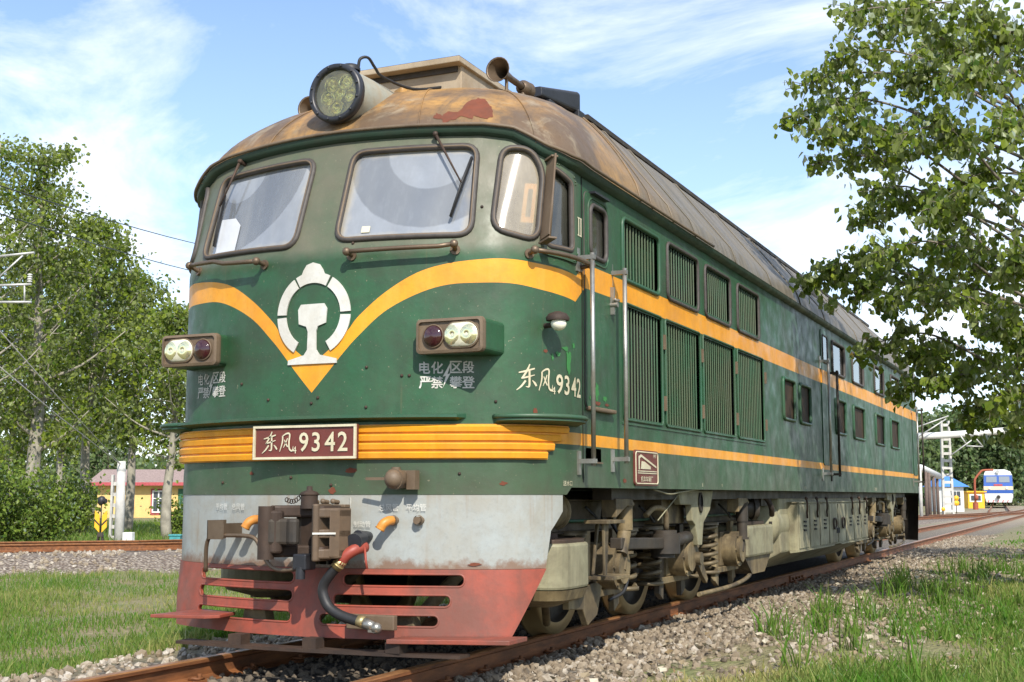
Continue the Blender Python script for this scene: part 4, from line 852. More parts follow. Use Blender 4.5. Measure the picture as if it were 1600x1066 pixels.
# ------------------------------------------------------------------ running gear
def wheel_profile(): return [(.10, -.05), (.16, -.05), (.18, -.02), (.40, .0), (.425, -.03), (.44, -.06), (.525, -.062), (.528, .06), (.555, .068), (.555, .09), (.44, .085), (.42, .03), (.2, .02), (.1, .04)]
def bogie(yc, parent):
    fm = MB()
    for sx in (-1, 1):
        fm.b2((sx*1.02, yc-2.75, .80), (sx*1.14, yc+2.75, 1.02)).b2((sx*1.0, yc-2.75, 1.02), (sx*1.16, yc+2.75, 1.035)).b2((sx*1.0, yc-2.75, .785), (sx*1.16, yc+2.75, .80))
    for dy in (-2.6, -.9, .9, 2.6): fm.b2((-1.02, yc+dy-.1, .76), (1.02, yc+dy+.1, .98))
    bf = fm.build('bogie', 'bogie_dark', parent, .008)
    w0 = None; items = {}
    for k, dy in enumerate((-1.8, 0, 1.8)):
        y = yc+dy
        for sx in (-1, 1):
            MB().lathe(wheel_profile()[5:12], (sx*.757, y, .525), (-sx, 0, 0), 56).build('tyre', 'tread', bf) if True else 0
            MB().lathe(wheel_profile()[:6], (sx*.757, y, .525), (-sx, 0, 0), 48).lathe(wheel_profile()[11:], (sx*.757, y, .525), (-sx, 0, 0), 48).cyl((sx*.65, y, .525), (sx*.95, y, .525), .10, 20).build('wheel_disc', 'dark_iron', bf)
            ab = MB().b2((sx*.98, y-.20, .36), (sx*1.20, y+.20, .70)).cyl((sx*1.20, y, .525), (sx*1.34, y, .525), .175, 24).cyl((sx*1.34, y, .525), (sx*1.375, y, .525), .13, 24)
            for a in range(6): ab.cyl((sx*1.33, y+.155*math.cos(a*1.047), .525+.155*math.sin(a*1.047)), (sx*1.355, y+.155*math.cos(a*1.047), .525+.155*math.sin(a*1.047)), .014, 8)
            ab.b2((sx*1.0, y-.42, .30), (sx*1.22, y+.42, .355)); ab.build('axle_box', 'bogie_tan', bf, .01)
            for ds in (-.72, .72):
                T_ = np.linspace(0, 5.2*2*math.pi, 130); sp_ = MB().tube([(sx*1.16+.092*math.cos(a), y+ds*.80+.092*math.sin(a), .335+.44*i/129) for i, a in enumerate(T_)], .021, 7)
                sp_.lathe([(.0, -.03), (.125, -.03), (.125, .0), (.05, .0)], (sx*1.16, y+ds*.80, .335), (0, 0, 1), 18).lathe([(.125, .0), (.125, .03), (0, .03)], (sx*1.16, y+ds*.80, .775), (0, 0, 1), 18).build('coil_spring', 'spring_steel', bf)
            # pedestal guides and brake shoes
            for ds in (-.30, .30): MB().prism([(-.06, .80), (.06, .80), (.05, .40), (.09, .22), (-.03, .16), (-.05, .40)], (sx*1.14, y+ds, 0), (0, 1 if ds > 0 else -1, 0), (0, 0, 1), sx*.05*(1 if ds > 0 else -1)).build('pedestal', 'bogie_tan' if k != 1 else 'bogie_dark', bf, .005)
            if k != 1:
                d_ = MB().cyl((sx*1.36, y+.05*(1 if k else -1), .62), (sx*1.36, y+.05, .80), .052, 14).cyl((sx*1.36, y+.05, .80), (sx*1.36, y+.05, .985), .062, 14).cyl((sx*1.36, y, .50), (sx*1.36, y+.05, .62), .025, 10).lathe([(.065, 0), (.07, .012), (.065, .024)], (sx*1.36, y+.05, .975), (0, 0, 1), 14).lathe([(.066, 0), (.066, .02)], (sx*1.36, y+.05, .62), (0, 0, 1), 14)
                d_.build('damper', 'bogie_tan' if k == 0 else 'dark_iron', bf)
                MB().prism([(-.30, 1.04), (.05, 1.04), (.12, 1.0), (.12, .985), (-.05, .985), (-.30, .90)], (sx*1.30, y, 0), (0, 1, 0), (0, 0, 1), sx*.12).build('damper_bracket', 'bogie_tan', bf, .006)
            MB().prism([(-.07, .60), (.06, .60), (.10, .40), (.05, .22), (-.06, .26), (-.10, .42)], (sx*.70, y-.62, 0), (0, 1, 0), (0, 0, 1), sx*.14).build('brake_shoe', 'dark_iron', bf, .008)
        MB().cyl((-.7, y, .525), (.7, y, .525), .09, 16).b2((-.5, y+.1, .3), (.5, y+.75, .82)).build('traction_motor', 'dark_iron', bf)
    for sx in (-1, 1):
        tr_ = MB().bar((sx*1.34, yc-1.9, .70), (sx*1.36, yc-.85, .67), .10, .09).cyl((sx*1.38, yc-.80, .585), (sx*1.38, yc-.80, .745), .125, 22).cyl((sx*1.38, yc-.80, .745), (sx*1.38, yc-.80, .775), .10, 20).tube([(sx*1.36, yc-.7, .665), (sx*1.33, yc+.05, .70)], .055, 14).cyl((sx*1.36, yc-.80, .55), (sx*1.36, yc-.80, .585), .10, 20)
        tr_.build('traction_rod', 'dark_iron', bf, .01)
        MB().tube(catmull([(sx*1.33, yc-1.15, .90), (sx*1.36, yc-1.02, .96), (sx*1.40, yc-.85, .93), (sx*1.40, yc-.82, .78)], 5), .024, 8).build('pipe', 'bogie_tan', bf)
        MB().tube(catmull([(sx*1.30, yc+.45, .16), (sx*1.32, yc+1.5, .17), (sx*1.30, yc+2.3, .22), (sx*1.25, yc+2.7, .33)], 5), .022, 8).build('brake_rod', 'bogie_tan', bf)
        MB().cyl((sx*1.22, yc+.15, .50), (sx*1.34, yc+.15, .50), .10, 18).cyl((sx*1.34, yc+.15, .50), (sx*1.42, yc+.15, .50), .06, 14).build('speed_sensor', 'spring_steel', bf)
        MB().tube([(sx*1.17, yc-2.6, .88), (sx*1.18, yc-1.0, .86), (sx*1.17, yc+2.5, .87)], .012, 6).build('air_pipe', 'green_plain', bf)
        MB().tube(catmull([(sx*1.18, yc-1.6, .88), (sx*1.33, yc-1.62, .62), (sx*1.36, yc-1.75, .36), (sx*1.30, yc-1.95, .28)], 5), .014, 6).build('sand_hose', 'rubber', bf)
        for q in range(4):
            y_ = yc-2.1+1.25*q; MB().tube(catmull([(sx*1.17, y_, .98), (sx*1.24, y_+.05, .90), (sx*1.25, y_+.16, .84), (sx*1.20, y_+.28, .90), (sx*1.17, y_+.40, 1.0)], 5), .011, 6).build('cable', 'rubber', bf)
            MB().cyl((sx*1.14, y_+.6, .91), (sx*1.19, y_+.6, .91), .045, 10).build('frame_boss', 'bogie_tan', bf)
    return bf
bg1 = bogie(4.05, loco); bg2 = dup(bg1, (0, 12, 0), loco)
# sand boxes, steps and guards ahead of the first wheel
def sandbox(y0, parent):
    for sx in (-1, 1):
        pl_ = rpoly([(-.30, -.38), (.30, -.38), (.30, .30), (-.30, .30)], .22, 6)
        c = (sx*1.12, y0, .43); sb = MB().prism([(x*sx, y) for x, y in pl_], c, (1, 0, 0), (0, 1, 0), .31).build('sand_box', 'tank_tan', parent, .02)
        MB().prism([(x*sx*.92, y*.92) for x, y in pl_], (sx*1.12, y0, .735), (1, 0, 0), (0, 1, 0), .03).cyl((sx*1.15, y0, .76), (sx*1.15, y0, .80), .09, 14).build('sand_box_lid', 'rusty_iron', sb, .006)
        l = MB(); n_ = len(pl_); l.add([(sx*1.12+x*sx*s, y0+y*s, z) for s, z in ((.99, .43), (.9, .36), (.35, .30)) for x, y in pl_], [(k*n_+j, k*n_+(j+1) % n_, (k+1)*n_+(j+1) % n_, (k+1)*n_+j) for k in range(2) for j in range(n_)]+[[2*n_+j for j in range(n_)]]); l.build('sand_hopper', 'bogie_tan', sb)
        MB().cyl((sx*1.0, y0+.35, .3), (sx*.9, y0+.62, .12), .03, 10).build('sand_pipe', 'bogie_tan', sb)
        st = MB().b2((sx*1.34, y0+.26, .862), (sx*1.52, y0+.64, .888)).b2((sx*1.32, y0+.36, .462), (sx*1.52, y0+.74, .488)).prism([(.30, .862), (.40, .862), (.36, .50), (.32, .50)], (sx*1.46, y0, 0), (0, 1, 0), (0, 0, 1), sx*.02).prism([(.44, .862), (.48, .862), (.37, .50), (.35, .50)], (sx*1.36, y0, 0), (0, 1, 0), (0, 0, 1), sx*.02)
        st.build('step', 'bogie_tan', parent, .004)
        MB().prism([(.12, .40), (.52, .44), (.66, .40), (.55, .20), (.36, .14), (.26, .26), (.0, .28), (.0, .34)], (sx*1.28, y0, 0), (0, 1, 0), (0, 0, 1), sx*.05).build('rail_guard', 'bogie_tan', parent, .006)
        MB().cyl((sx*1.1, y0-.35, .93), (sx*1.1, y0+.25, .95), .125, 20).lathe([(.125, 0), (.14, .005), (.14, .03), (.125, .035), (0, .06)], (sx*1.1, y0+.25, .95), (0, 1, 0), 20).build('air_cylinder', 'bogie_tan', parent)
sandbox(1.22, loco)
# suspension brackets hanging from the body
def bracket(y0, sx):
    P_ = [(3.5, 1.11), (4.62, 1.11), (4.5, .93), (4.28, .815), (4.22, .62), (4.10, .62), (4.02, .80), (3.93, .84), (3.90, .98), (3.58, .985)]
    b = MB().prism([(y-4.05, z) for y, z in P_], (sx*1.36, y0, 0), (0, 1, 0), (0, 0, 1), sx*.06).build('suspension_bracket', 'tank_tan', loco, .008)
    MB().lathe([(.045, 0), (.06, .0), (.062, .014), (.045, .016)], (sx*1.42, y0+.12, 1.0), (sx, 0, 0), 18, sy=1.5).build('bracket_eye', 'dark_iron', b); MB().lathe([(.046, 0), (0, .001)], (sx*1.423, y0+.12, 1.0), (sx, 0, 0), 18, sy=1.5).build('eye_hole', 'void', b)
    MB().b2((sx*1.02, y0-.62, .82), (sx*1.30, y0+.02, 1.11)).build('bracket_box', 'bogie_tan', b, .008); MB().prism([(.08, .62), (.18, .62), (.40, .42), (.52, .30), (.48, .26), (.34, .34), (.10, .52)], (sx*1.33, y0, 0), (0, 1, 0), (0, 0, 1), sx*.04).build('bracket_strut', 'bogie_tan', b, .005)
for y0 in (4.05, 16.05):
    for sx in (-1, 1): bracket(y0, sx)
sill = MB()
for sx in (-1, 1): sill.b2((sx*1.25, 1.9, 1.03), (sx*1.40, BL-1.9, 1.12))
sill.build('body_sill', 'dark_iron', loco)
# --- between the bogies: air tank, reservoirs, battery box, fuel tank
at_ = MB().prism([(0, .42), (1.15, .42), (1.15, .75), (0, .75)], (1.0, 6.15, 0), (0, 1, 0), (0, 0, 1), .36).build('air_receiver_box', 'tank_tan', loco, .03)
MB().prism([(.0, .42), (1.15, .42), (.85, .24), (.3, .24)], (1.02, 6.15, 0), (0, 1, 0), (0, 0, 1), .30).build('receiver_hopper', 'bogie_tan', at_); MB().b2((1.05, 6.35, .75), (1.3, 7.1, .79)).build('receiver_lid', 'rusty_iron', at_, .006)
MB().cyl((1.05, 6.35, .93), (1.32, 6.55, .93), .10, 20).cyl((1.30, 6.53, .93), (1.34, 6.56, .93), .125, 20).build('compressor_motor', 'dark_iron', loco); MB().tube(catmull([(1.3, 6.9, 1.08), (1.36, 7.0, 1.03), (1.40, 7.05, .93), (1.38, 7.15, .85)], 5), .03, 8).build('exhaust_pipe', 'rusty_iron', loco)
for sx in (-1, 1):
    MB().lathe([(0, -.09), (.12, -.075), (.21, -.035), (.265, .02), (.27, .06), (.27, .9)], (sx*1.14, 7.35, .74), (0, 1, 0), 32).build('air_reservoir', 'tank_tan', loco); MB().box((sx*1.33, 7.30, .74), (.03, .02, .07)).build('reservoir_plate', 'dark_iron', loco)
FT = MB(); prof = [(-1.38, 1.05), (-1.40, .42), (-.95, .19), (.95, .19), (1.40, .42), (1.38, 1.05)]
FT.prism(prof, (0, 13.35, 0), (1, 0, 0), (0, 0, 1), 5.85).build('fuel_tank', 'tank_tan', loco, .02)
bx0, by0, by1 = 1.40, 7.95, 12.9
bb = MB().b2((bx0-.1, by0, .425), (1.50, by1, .975)).build('battery_box', 'tank_tan', loco, .008)
MB().prism([(0, .43), (.12, .43), (.12, .415), (.01, .40)], (1.40, 7.9, 0), (1, 0, 0), (0, 0, 1), -2.2).build('battery_tray', 'tank_tan', bb); MB().prism([(0, .43), (.12, .43), (.12, .415), (.01, .40)], (1.40, 10.6, 0), (1, 0, 0), (0, 0, 1), -2.3).build('battery_tray', 'tank_tan', bb)
MB().b2((bx0-.12, by0-.02, .975), (1.52, by1+.02, .99)).build('battery_lid', 'tank_tan', bb, .004)
nd_ = 8; dw = (by1-by0)/nd_
for k in range(nd_):
    y = by0+dw*(k+.5); MB().b2((1.50, y-dw/2+.03, .45), (1.512, y+dw/2-.03, .955)).build('battery_door', 'tank_tan', bb, .004)
    if k not in (3, 4):
        hk = MB().tube([(1.54, y, 1.03), (1.55, y, .97), (1.545, y+.02, .90), (1.53, y+.06, .86), (1.53, y+.09, .80)], .013, 6).ball((1.54, y, 1.03), .022, n=5); hk.build('lid_hook', 'rusty_iron', bb)
        for q in range(3): MB().bar((1.515, y-.06, .76-.05*q), (1.515, y+.08, .755-.05*q), .014, .02).build('vent_slit', 'void', bb)
    else: MB().tube([(1.53, y+.10*math.cos(a), .70+.07*math.sin(a)) for a in np.linspace(0, 6.283, 15)[:-1]], .012, 6, closed=True).build('lifting_ring', 'rusty_iron', bb)
MB().b2((1.505, 10.3, .57), (1.52, 10.5, .64)).build('drain_opening', 'void', bb)
MB().b2((-1.3, 7.0, .95), (1.3, 13.6, 1.1)).build('tank_saddle', 'dark_iron', loco)
# loose cable under the sill
MB().tube(catmull([(1.50, 2.6, 1.11), (1.5, 3.0, 1.075), (1.5, 3.3, 1.09), (1.5, 3.9, 1.12)], 5), .008, 5).tube([(1.45, 3.5, 1.10), (1.40, 3.0, .86)], .006, 5).build('loose_cable', 'tank_tan', loco)
# far end apron
fa = MB(); uu = np.linspace(UA-1.75, UA+1.75, 60); uu = np.where(uu > UA, uu-2*UA, uu)
fa.add(np.concatenate([S(uu, 1.07, 0), S(uu, .60, -.02), S(uu, .2, -.04)]), [(k*60+j, k*60+j+1, (k+1)*60+j+1, (k+1)*60+j) for k in range(2) for j in range(59)], 0, True); fa.build('rear_apron', 'dark_iron', loco)

# ------------------------------------------------------------------ ground, tracks, ballast
def smooth(a, b, x): s = np.clip((x-a)/(b-a), 0, 1); return s*s*(3-2*s)
def gz(x, y):
    x = np.asarray(x, float); y = np.asarray(y, float)
    z = -.145+0*x
    z = z-.15*smooth(1.8, 3.2, -x)+.05*smooth(1.3, 2.2, x)
    n = .03*np.sin(x*1.7+.6*np.sin(y*.9))*np.sin(y*1.3+x*.4)+.02*np.sin(x*3.7+y*2.1)
    return z+n*(smooth(1.5, 2.6, np.abs(x)))*np.clip(30/(np.abs(y)+20), 0, 1)
m, t, b = new_mat('ground'); P = pos(t); sp = nd(t, 'ShaderNodeSeparateXYZ', Vector=P)
earth = mixc(t, ramp(t, noise(t, P, 1.1, 8), [(.35, 0.0), (.65, 1.0)]), (.22, .17, .095), (.13, .16, .045))
earth = mixc(t, ramp(t, noise(t, P, 9, 8, .7), [(.45, 0.0), (.7, .7)]), earth, (.34, .29, .17))
vor = nd(t, 'ShaderNodeTexVoronoi', Vector=P, Scale=26)
stn = mixc(t, ramp(t, vor.outputs['Distance'], [(0, .0), (.6, 1.0)]), mixc(t, nd(t, 'ShaderNodeSeparateColor', Color=vor.outputs['Color']).outputs[0], (.20, .165, .12), (.46, .41, .33)), (.08, .065, .05))
ax = mth(t, 'ABSOLUTE', mth(t, 'ADD', sp.outputs[0], mth(t, 'MULTIPLY', mth(t, 'SUBTRACT', noise(t, P, 1.2, 6), .5), 1.0)))
strip = nd(t, 'ShaderNodeMapRange', Value=ax, i1=2.05, i2=1.6).outputs[0]
oil = mth(t, 'MULTIPLY', nd(t, 'ShaderNodeMapRange', Value=ax, i1=1.0, i2=.5).outputs[0], .85)
far = nd(t, 'ShaderNodeMapRange', Value=sp.outputs[1], i1=30, i2=60).outputs[0]
wide = mth(t, 'MULTIPLY', far, nd(t, 'ShaderNodeMapRange', Value=mth(t, 'ABSOLUTE', mth(t, 'ADD', sp.outputs[0], 1.8)), i1=6.5, i2=3.5).outputs[0])
stn = mixc(t, mth(t, 'MULTIPLY', far, .75), stn, mixc(t, noise(t, P, .8, 6), (.26, .215, .15), (.42, .36, .27)))
c = mixc(t, mth(t, 'MAXIMUM', strip, wide), earth, stn); oil = mth(t, 'MULTIPLY', oil, nd(t, 'ShaderNodeMapRange', Value=sp.outputs[1], i1=24, i2=17).outputs[0]); c = mixc(t, oil, c, (.035, .03, .026))
t.links.new(c, b.inputs['Base Color']); b.inputs['Roughness'].default_value = .95
bump(t, b, mth(t, 'ADD', mth(t, 'MULTIPLY', vor.outputs['Distance'], -1.0), noise(t, P, 30, 5)), .8, .03)
xs = np.r_[-900, -400, -200, -120, -80, -60, np.arange(-46, -16, 1.5), np.arange(-16, 12, .22), np.arange(12, 40, 2), 60, 100, 200, 400, 900]
ys = np.r_[-200, -80, -40, -20, np.arange(-12, 30, .22), np.arange(30, 100, 1.5), np.arange(100, 300, 12), 400, 700, 1500, 2600]
XX, YY = np.meshgrid(xs, ys, indexing='ij'); nx_, ny_ = len(xs), len(ys)
gv = np.stack([XX, YY, gz(XX, YY)], -1).reshape(-1, 3)
I, J = np.meshgrid(np.arange(nx_-1), np.arange(ny_-1), indexing='ij'); q0 = (I*ny_+J).ravel()
gf = np.stack([q0, q0+ny_, q0+ny_+1, q0+1], 1)
soup('ground', gv, gf, 'ground', kind='structure', smooth=True)

RAILP = [(-.065, -.150), (.065, -.150), (.065, -.140), (.02, -.122), (.009, -.11), (.009, -.04), (.034, -.028), (.036, -.008), (.028, .0), (-.028, .0), (-.036, -.008), (-.034, -.028), (-.009, -.04), (-.009, -.11), (-.02, -.122), (-.065, -.140)]
def sweep_rail(name, path, off, parent, prof=RAILP):
    P_ = np.array(path, float); T_ = np.gradient(P_[:, :2], axis=0); T_ /= np.linalg.norm(T_, axis=1)[:, None]; N_ = np.stack([T_[:, 1], -T_[:, 0]], 1)
    mb = MB(); k = len(prof); v = []
    for i in range(len(P_)):
        for a, h in prof: v.append((P_[i, 0]+N_[i, 0]*(off+a), P_[i, 1]+N_[i, 1]*(off+a), P_[i, 2]+h))
    for i in range(len(P_)-1):
        for j in range(k):
            jj = (j+1) % k; mb.f.append([i*k+j, i*k+jj, (i+1)*k+jj, (i+1)*k+j][::-1]); mb.m.append(1 if j in (7, 8, 9) else 0); mb.s.append(False)
    mb.f += [list(range(k)), [(len(P_)-1)*k+j for j in reversed(range(k))]]; mb.m += [0, 0]; mb.s += [False]*2
    mb.v = v
    return mb.build(name, ['rail_rust', 'rail_head'], parent)
trk = thing('railway_track', 'straight rusty railway track under the green locomotive', 'railway track', (0, 10, 0))
main = [(0, y, 0) for y in (-14, 0, 30, 80, 400)]
for sx in (-1, 1): sweep_rail('rail', main, sx*.7535, trk)
slp = None
sl_mesh = MB().prism([(-.12, -.30), (.12, -.30), (.11, -.155), (-.11, -.155)], (-1.25, 0, 0), (0, 1, 0), (0, 0, 1), 2.5)
for k in range(72):
    y = -9.5+.58*k
    if slp is None:
        slp = sl_mesh.build('sleeper', 'sleeper', trk, .012, origin=(0, 0, -.22)); s0 = slp
        for xr in (-.7535, .7535):
            for sd_ in (-1, 1):
                MB().b2((xr+sd_*.07-.035, -.06, -.155), (xr+sd_*.07+.035, .06, -.125)).tube([(xr+sd_*.03, -.045, -.125), (xr+sd_*.055, -.045, -.11), (xr+sd_*.09, -.03, -.115), (xr+sd_*.09, .03, -.115), (xr+sd_*.055, .045, -.11), (xr+sd_*.03, .045, -.125)], .010, 6).cyl((xr+sd_*.08, 0, -.13), (xr+sd_*.08, 0, -.085), .016, 8).build('rail_clip', 'rail_rust', slp)
        slp.location.y += y; WO[slp.name] = WO[slp.name]+Vector((0, y, 0))
        for ch_ in slp.children: WO[ch_.name] = WO[ch_.name]+Vector((0, y, 0))
        yb0 = y
    else:
        d_ = dup(s0, (0, y-yb0, 0), trk, deep=(y < 12))
for y in (-1.35, 11.15):
    for sx in (-1, 1):
        fp = MB().b2((sx*.7535+sx*.012, y-.4, -.115), (sx*.7535+sx*.035, y+.4, -.035))
        for q in range(4): fp.cyl((sx*.7535+sx*.035, y-.3+.2*q, -.075), (sx*.7535+sx*.065, y-.3+.2*q, -.075), .02, 6)
        fp.build('fishplate', 'rail_rust', trk)
# second track: comes round from the left and joins the main line far off
pth = catmull([(-42, -19, .15), (-28, -3.5, .15), (-14.75, 11.67, .15), (-12.38, 14.5, .15), (-8.6, 24, .14), (-6.0, 40, .10), (-3.7, 61.4, .05), (-1.5, 75, .02), (-.05, 92, .004)], 8)
trk2 = thing('railway_track', 'rusty curved side track on a pale ballast bank before the yellow house', 'railway track', (-14, 12, 0))
for sx in (-1, 1): sweep_rail('rail', pth, sx*.7535, trk2)
sl2 = None; pa = np.array(pth); sg = np.r_[0, np.cumsum(np.linalg.norm(np.diff(pa, axis=0), axis=1))]
for k in range(60):
    s_ = 12+.6*k; p3 = np.array([np.interp(s_, sg, pa[:, i]) for i in range(3)]); p4 = np.array([np.interp(s_+.3, sg, pa[:, i]) for i in range(3)]); an = math.atan2(p4[1]-p3[1], p4[0]-p3[0])-math.pi/2
    if sl2 is None: sl2 = MB().box((0, 0, 0), (2.5, .22, .16)).build('sleeper', 'sleeper', trk2, .01); q = sl2
    else: q = sl2.copy(); COL.objects.link(q)
    q.location = V3(p3+[0, 0, -.24])-WO[trk2.name]; q.rotation_euler = (0, 0, an)
T_ = np.gradient(pa[:, :2], axis=0); T_ /= np.linalg.norm(T_, axis=1)[:, None]; N_ = np.stack([T_[:, 1], -T_[:, 0]], 1)
bp = [(-3.6, -.62), (-2.0, -.19), (-1.4, -.165), (1.4, -.165), (2.0, -.19), (3.6, -.62)]
bk = MB(); kk = len(bp)
for i in range(len(pa)):
    dz = pa[i, 2]*.6; bk.v += [(pa[i, 0]+N_[i, 0]*a, pa[i, 1]+N_[i, 1]*a, pa[i, 2]+h+(0 if h > -.5 else .0)-.0) for a, h in bp]
for i in range(len(pa)-1):
    for j in range(kk-1): bk.f.append([i*kk+j, i*kk+j+1, (i+1)*kk+j+1, (i+1)*kk+j][::-1]); bk.m.append(0); bk.s.append(False)
m, t, b = new_mat('ballast_pale'); P = pos(t); vor = nd(t, 'ShaderNodeTexVoronoi', Vector=P, Scale=18)
c = mixc(t, ramp(t, vor.outputs['Distance'], [(0, .0), (.7, 1.0)]), mixc(t, nd(t, 'ShaderNodeSeparateColor', Color=vor.outputs['Color']).outputs[0], (.30, .25, .19), (.56, .50, .42)), (.12, .09, .07))
t.links.new(c, b.inputs['Base Color']); b.inputs['Roughness'].default_value = .95; bump(t, b, mth(t, 'MULTIPLY', vor.outputs['Distance'], -1.0), 1.0, .05)
bko = bk.build('ballast_bank', 'ballast_pale'); bko['kind'] = 'structure'
# third track with the blue railcar
trk3 = thing('railway_track', 'distant straight track leading to the blue and white train', 'railway track', (-5.4, 140, 0))
for sx in (-1, 1): sweep_rail('rail', [tuple(np.array((-5.243, 145.0, -.02))+np.array((-.065, .998, 0))*q) for q in (-48, -10, 40, 110)], sx*.7535, trk3)

# ballast stones
def ico():
    p = (1+5**.5)/2; v = np.array([(-1, p, 0), (1, p, 0), (-1, -p, 0), (1, -p, 0), (0, -1, p), (0, 1, p), (0, -1, -p), (0, 1, -p), (p, 0, -1), (p, 0, 1), (-p, 0, -1), (-p, 0, 1)], float); v /= np.linalg.norm(v[0])
    f = np.array([(0, 11, 5), (0, 5, 1), (0, 1, 7), (0, 7, 10), (0, 10, 11), (1, 5, 9), (5, 11, 4), (11, 10, 2), (10, 7, 6), (7, 1, 8), (3, 9, 4), (3, 4, 2), (3, 2, 6), (3, 6, 8), (3, 8, 9), (4, 9, 5), (2, 4, 11), (6, 2, 10), (8, 6, 7), (9, 8, 1)]); return v, f
IV, IF = ico()
def rotm(n, full=True):
    q = rng.normal(size=(n, 4)); q /= np.linalg.norm(q, axis=1)[:, None]; w, x, y, z = q.T
    return np.stack([1-2*(y*y+z*z), 2*(x*y-w*z), 2*(x*z+w*y), 2*(x*y+w*z), 1-2*(x*x+z*z), 2*(y*z-w*x), 2*(x*z-w*y), 2*(y*z+w*x), 1-2*(x*x+y*y)], 1).reshape(n, 3, 3)
m, t, b = new_mat('stone'); P = pos(t); a = nd(t, 'ShaderNodeAttribute', _attribute_name='tint').outputs['Fac']
c = ramp(t, a, [(0, (.05, .045, .038)), (.25, (.19, .15, .105)), (.5, (.26, .205, .14)), (.75, (.33, .28, .21)), (1, (.50, .46, .40))])
c = mixc(t, ramp(t, noise(t, P, 30, 5), [(.35, 0.0), (.7, .6)]), c, (.12, .09, .06)); t.links.new(c, b.inputs['Base Color']); b.inputs['Roughness'].default_value = .9
def stones(name, pts, size, tlo, thi, label):
    n = len(pts); s = size*rng.lognormal(0, .28, n); A_ = rotm(n)*(s[:, None]*rng.uniform(.55, 1.15, (n, 3)))[:, None, :]
    v0 = IV[None]*(1+rng.uniform(-.28, .22, (n, 12, 1))); v = np.einsum('nij,nkj->nki', A_, v0)+pts[:, None]
    f = (IF[None]+12*np.arange(n)[:, None, None]).reshape(-1, 3); tn = np.repeat(rng.uniform(tlo, thi, n), 20)
    soup(name, v.reshape(-1, 3), f, 'stone', tint=tn, kind='stuff', label=label)
def strip_pts(n, x0, x1, y0, y1, pw=1.6, lift=.0):
    x = rng.uniform(x0, x1, n); y = y0+(y1-y0)*rng.uniform(0, 1, n)**pw
    return np.stack([x, y, gz(x, y)+lift+rng.uniform(-.008, .014, n)], 1)
xo = strip_pts(15000, .80, 2.1, -3.5, 34, 2.0); keep = rng.uniform(0, 1, len(xo)) < np.clip(1.25-(xo[:, 0]-1.35)*1.5, .06, 1); xo = np.concatenate([xo[keep], strip_pts(5000, 1.6, 3.4, -3, 26, 1.6)]); stones('ballast_right', xo, .025, .12, .88, 'grey and tan ballast stones beside the rail')
stones('ballast_left', np.concatenate([strip_pts(3800, -2.0, -.83, -6, 16, 1.4), strip_pts(900, -2.6, -1.9, -6, 16, 1.4)]), .026, .4, 1.0, 'pale grey ballast stones beyond the far rail')
stones('ballast_oily', strip_pts(6500, -.70, .70, -7, 8, 1.3), .024, 0, .28, 'oil blackened ballast stones between the rails')
n = 9000; s_ = rng.uniform(8, 45, n); side = rng.uniform(-3.2, 3.4, n); cx_ = np.stack([np.interp(s_, sg, pa[:, i]) for i in range(3)], 1); nn = np.stack([np.interp(s_, sg, N_[:, i]) for i in range(2)], 1)
hh = np.interp(np.abs(side), [0, 1.4, 2.0, 3.6], [-.165, -.165, -.19, -.62])
stones('ballast_bank_stones', np.stack([cx_[:, 0]+nn[:, 0]*side, cx_[:, 1]+nn[:, 1]*side, cx_[:, 2]+hh+.01], 1), .036, .45, 1.0, 'pale ballast stones on the bank of the side track')

# ------------------------------------------------------------------ grass
def vnoise(x, y, s, seed):
    r_ = np.random.default_rng(seed); ph = r_.uniform(0, 6.28, (6, 3)); out = 0
    for k in range(6): a = ph[k, 0]; out = out+np.sin((x*math.cos(a)+y*math.sin(a))*s*(1+.6*k)+ph[k, 1])/(1+.5*k)
    return out/2.6
def blades(name, x, y, z, h, tint, label, wid=.0045, parent=None):
    n = len(x); a = rng.uniform(0, 6.283, n); dx, dy = np.cos(a), np.sin(a); lean = rng.uniform(.1, .75, n)*h; b = rng.uniform(0, 6.283, n); lx, ly = np.cos(b)*lean, np.sin(b)*lean
    w = wid*rng.uniform(.7, 1.5, n); base = np.stack([x, y, z-.01], 1); s = np.stack([dx*w, dy*w, 0*w], 1)
    mid = base+np.stack([lx*.35, ly*.35, h*.6], 1); tip = base+np.stack([lx, ly, h], 1)
    v = np.stack([base-s, base+s, mid+s*.8, mid-s*.8, tip], 1).reshape(-1, 3); o5 = 5*np.arange(n)[:, None, None]
    f = (np.array([[0, 1, 2], [0, 2, 3], [3, 2, 4]])[None]+o5).reshape(-1, 3)
    return soup(name, v, f, 'grass_blade', parent, np.repeat(tint, 3), 'stuff', label)
def gpix(n, x0, x1, y0, y1, z): 
    px = rng.uniform(x0, x1, n); py = rng.uniform(y0, y1, n); d = _fw[None]+_rt[None]*((px-800)/_f)[:, None]+_up[None]*((533-py)/_f)[:, None]
    k = (z-_p[2])/d[:, 2]; return _p[None]+d*k[:, None]
P_ = gpix(150000, -350, 760, 868, 1120, -.28); x, y = P_[:, 0], P_[:, 1]
d_tr = np.min(np.hypot(x[:, None]-pa[None, 16:44, 0], y[:, None]-pa[None, 16:44, 1]), 1)
pat = vnoise(x, y, 1.1, 3); k = (x < -2.15+.35*vnoise(x, y, 2.5, 5)) & (d_tr > 2.9+.5*vnoise(x, y, 1.3, 6)) & (pat > rng.uniform(-1.1, .1, len(x)))
x, y, pat = x[k], y[k], pat[k]; dist = np.hypot(x-_p[0], y-_p[1])
tint = np.clip(.14+.55*np.clip(vnoise(x, y, .8, 9)+.1, 0, 1)+rng.normal(0, .18, len(x)), 0, 1)
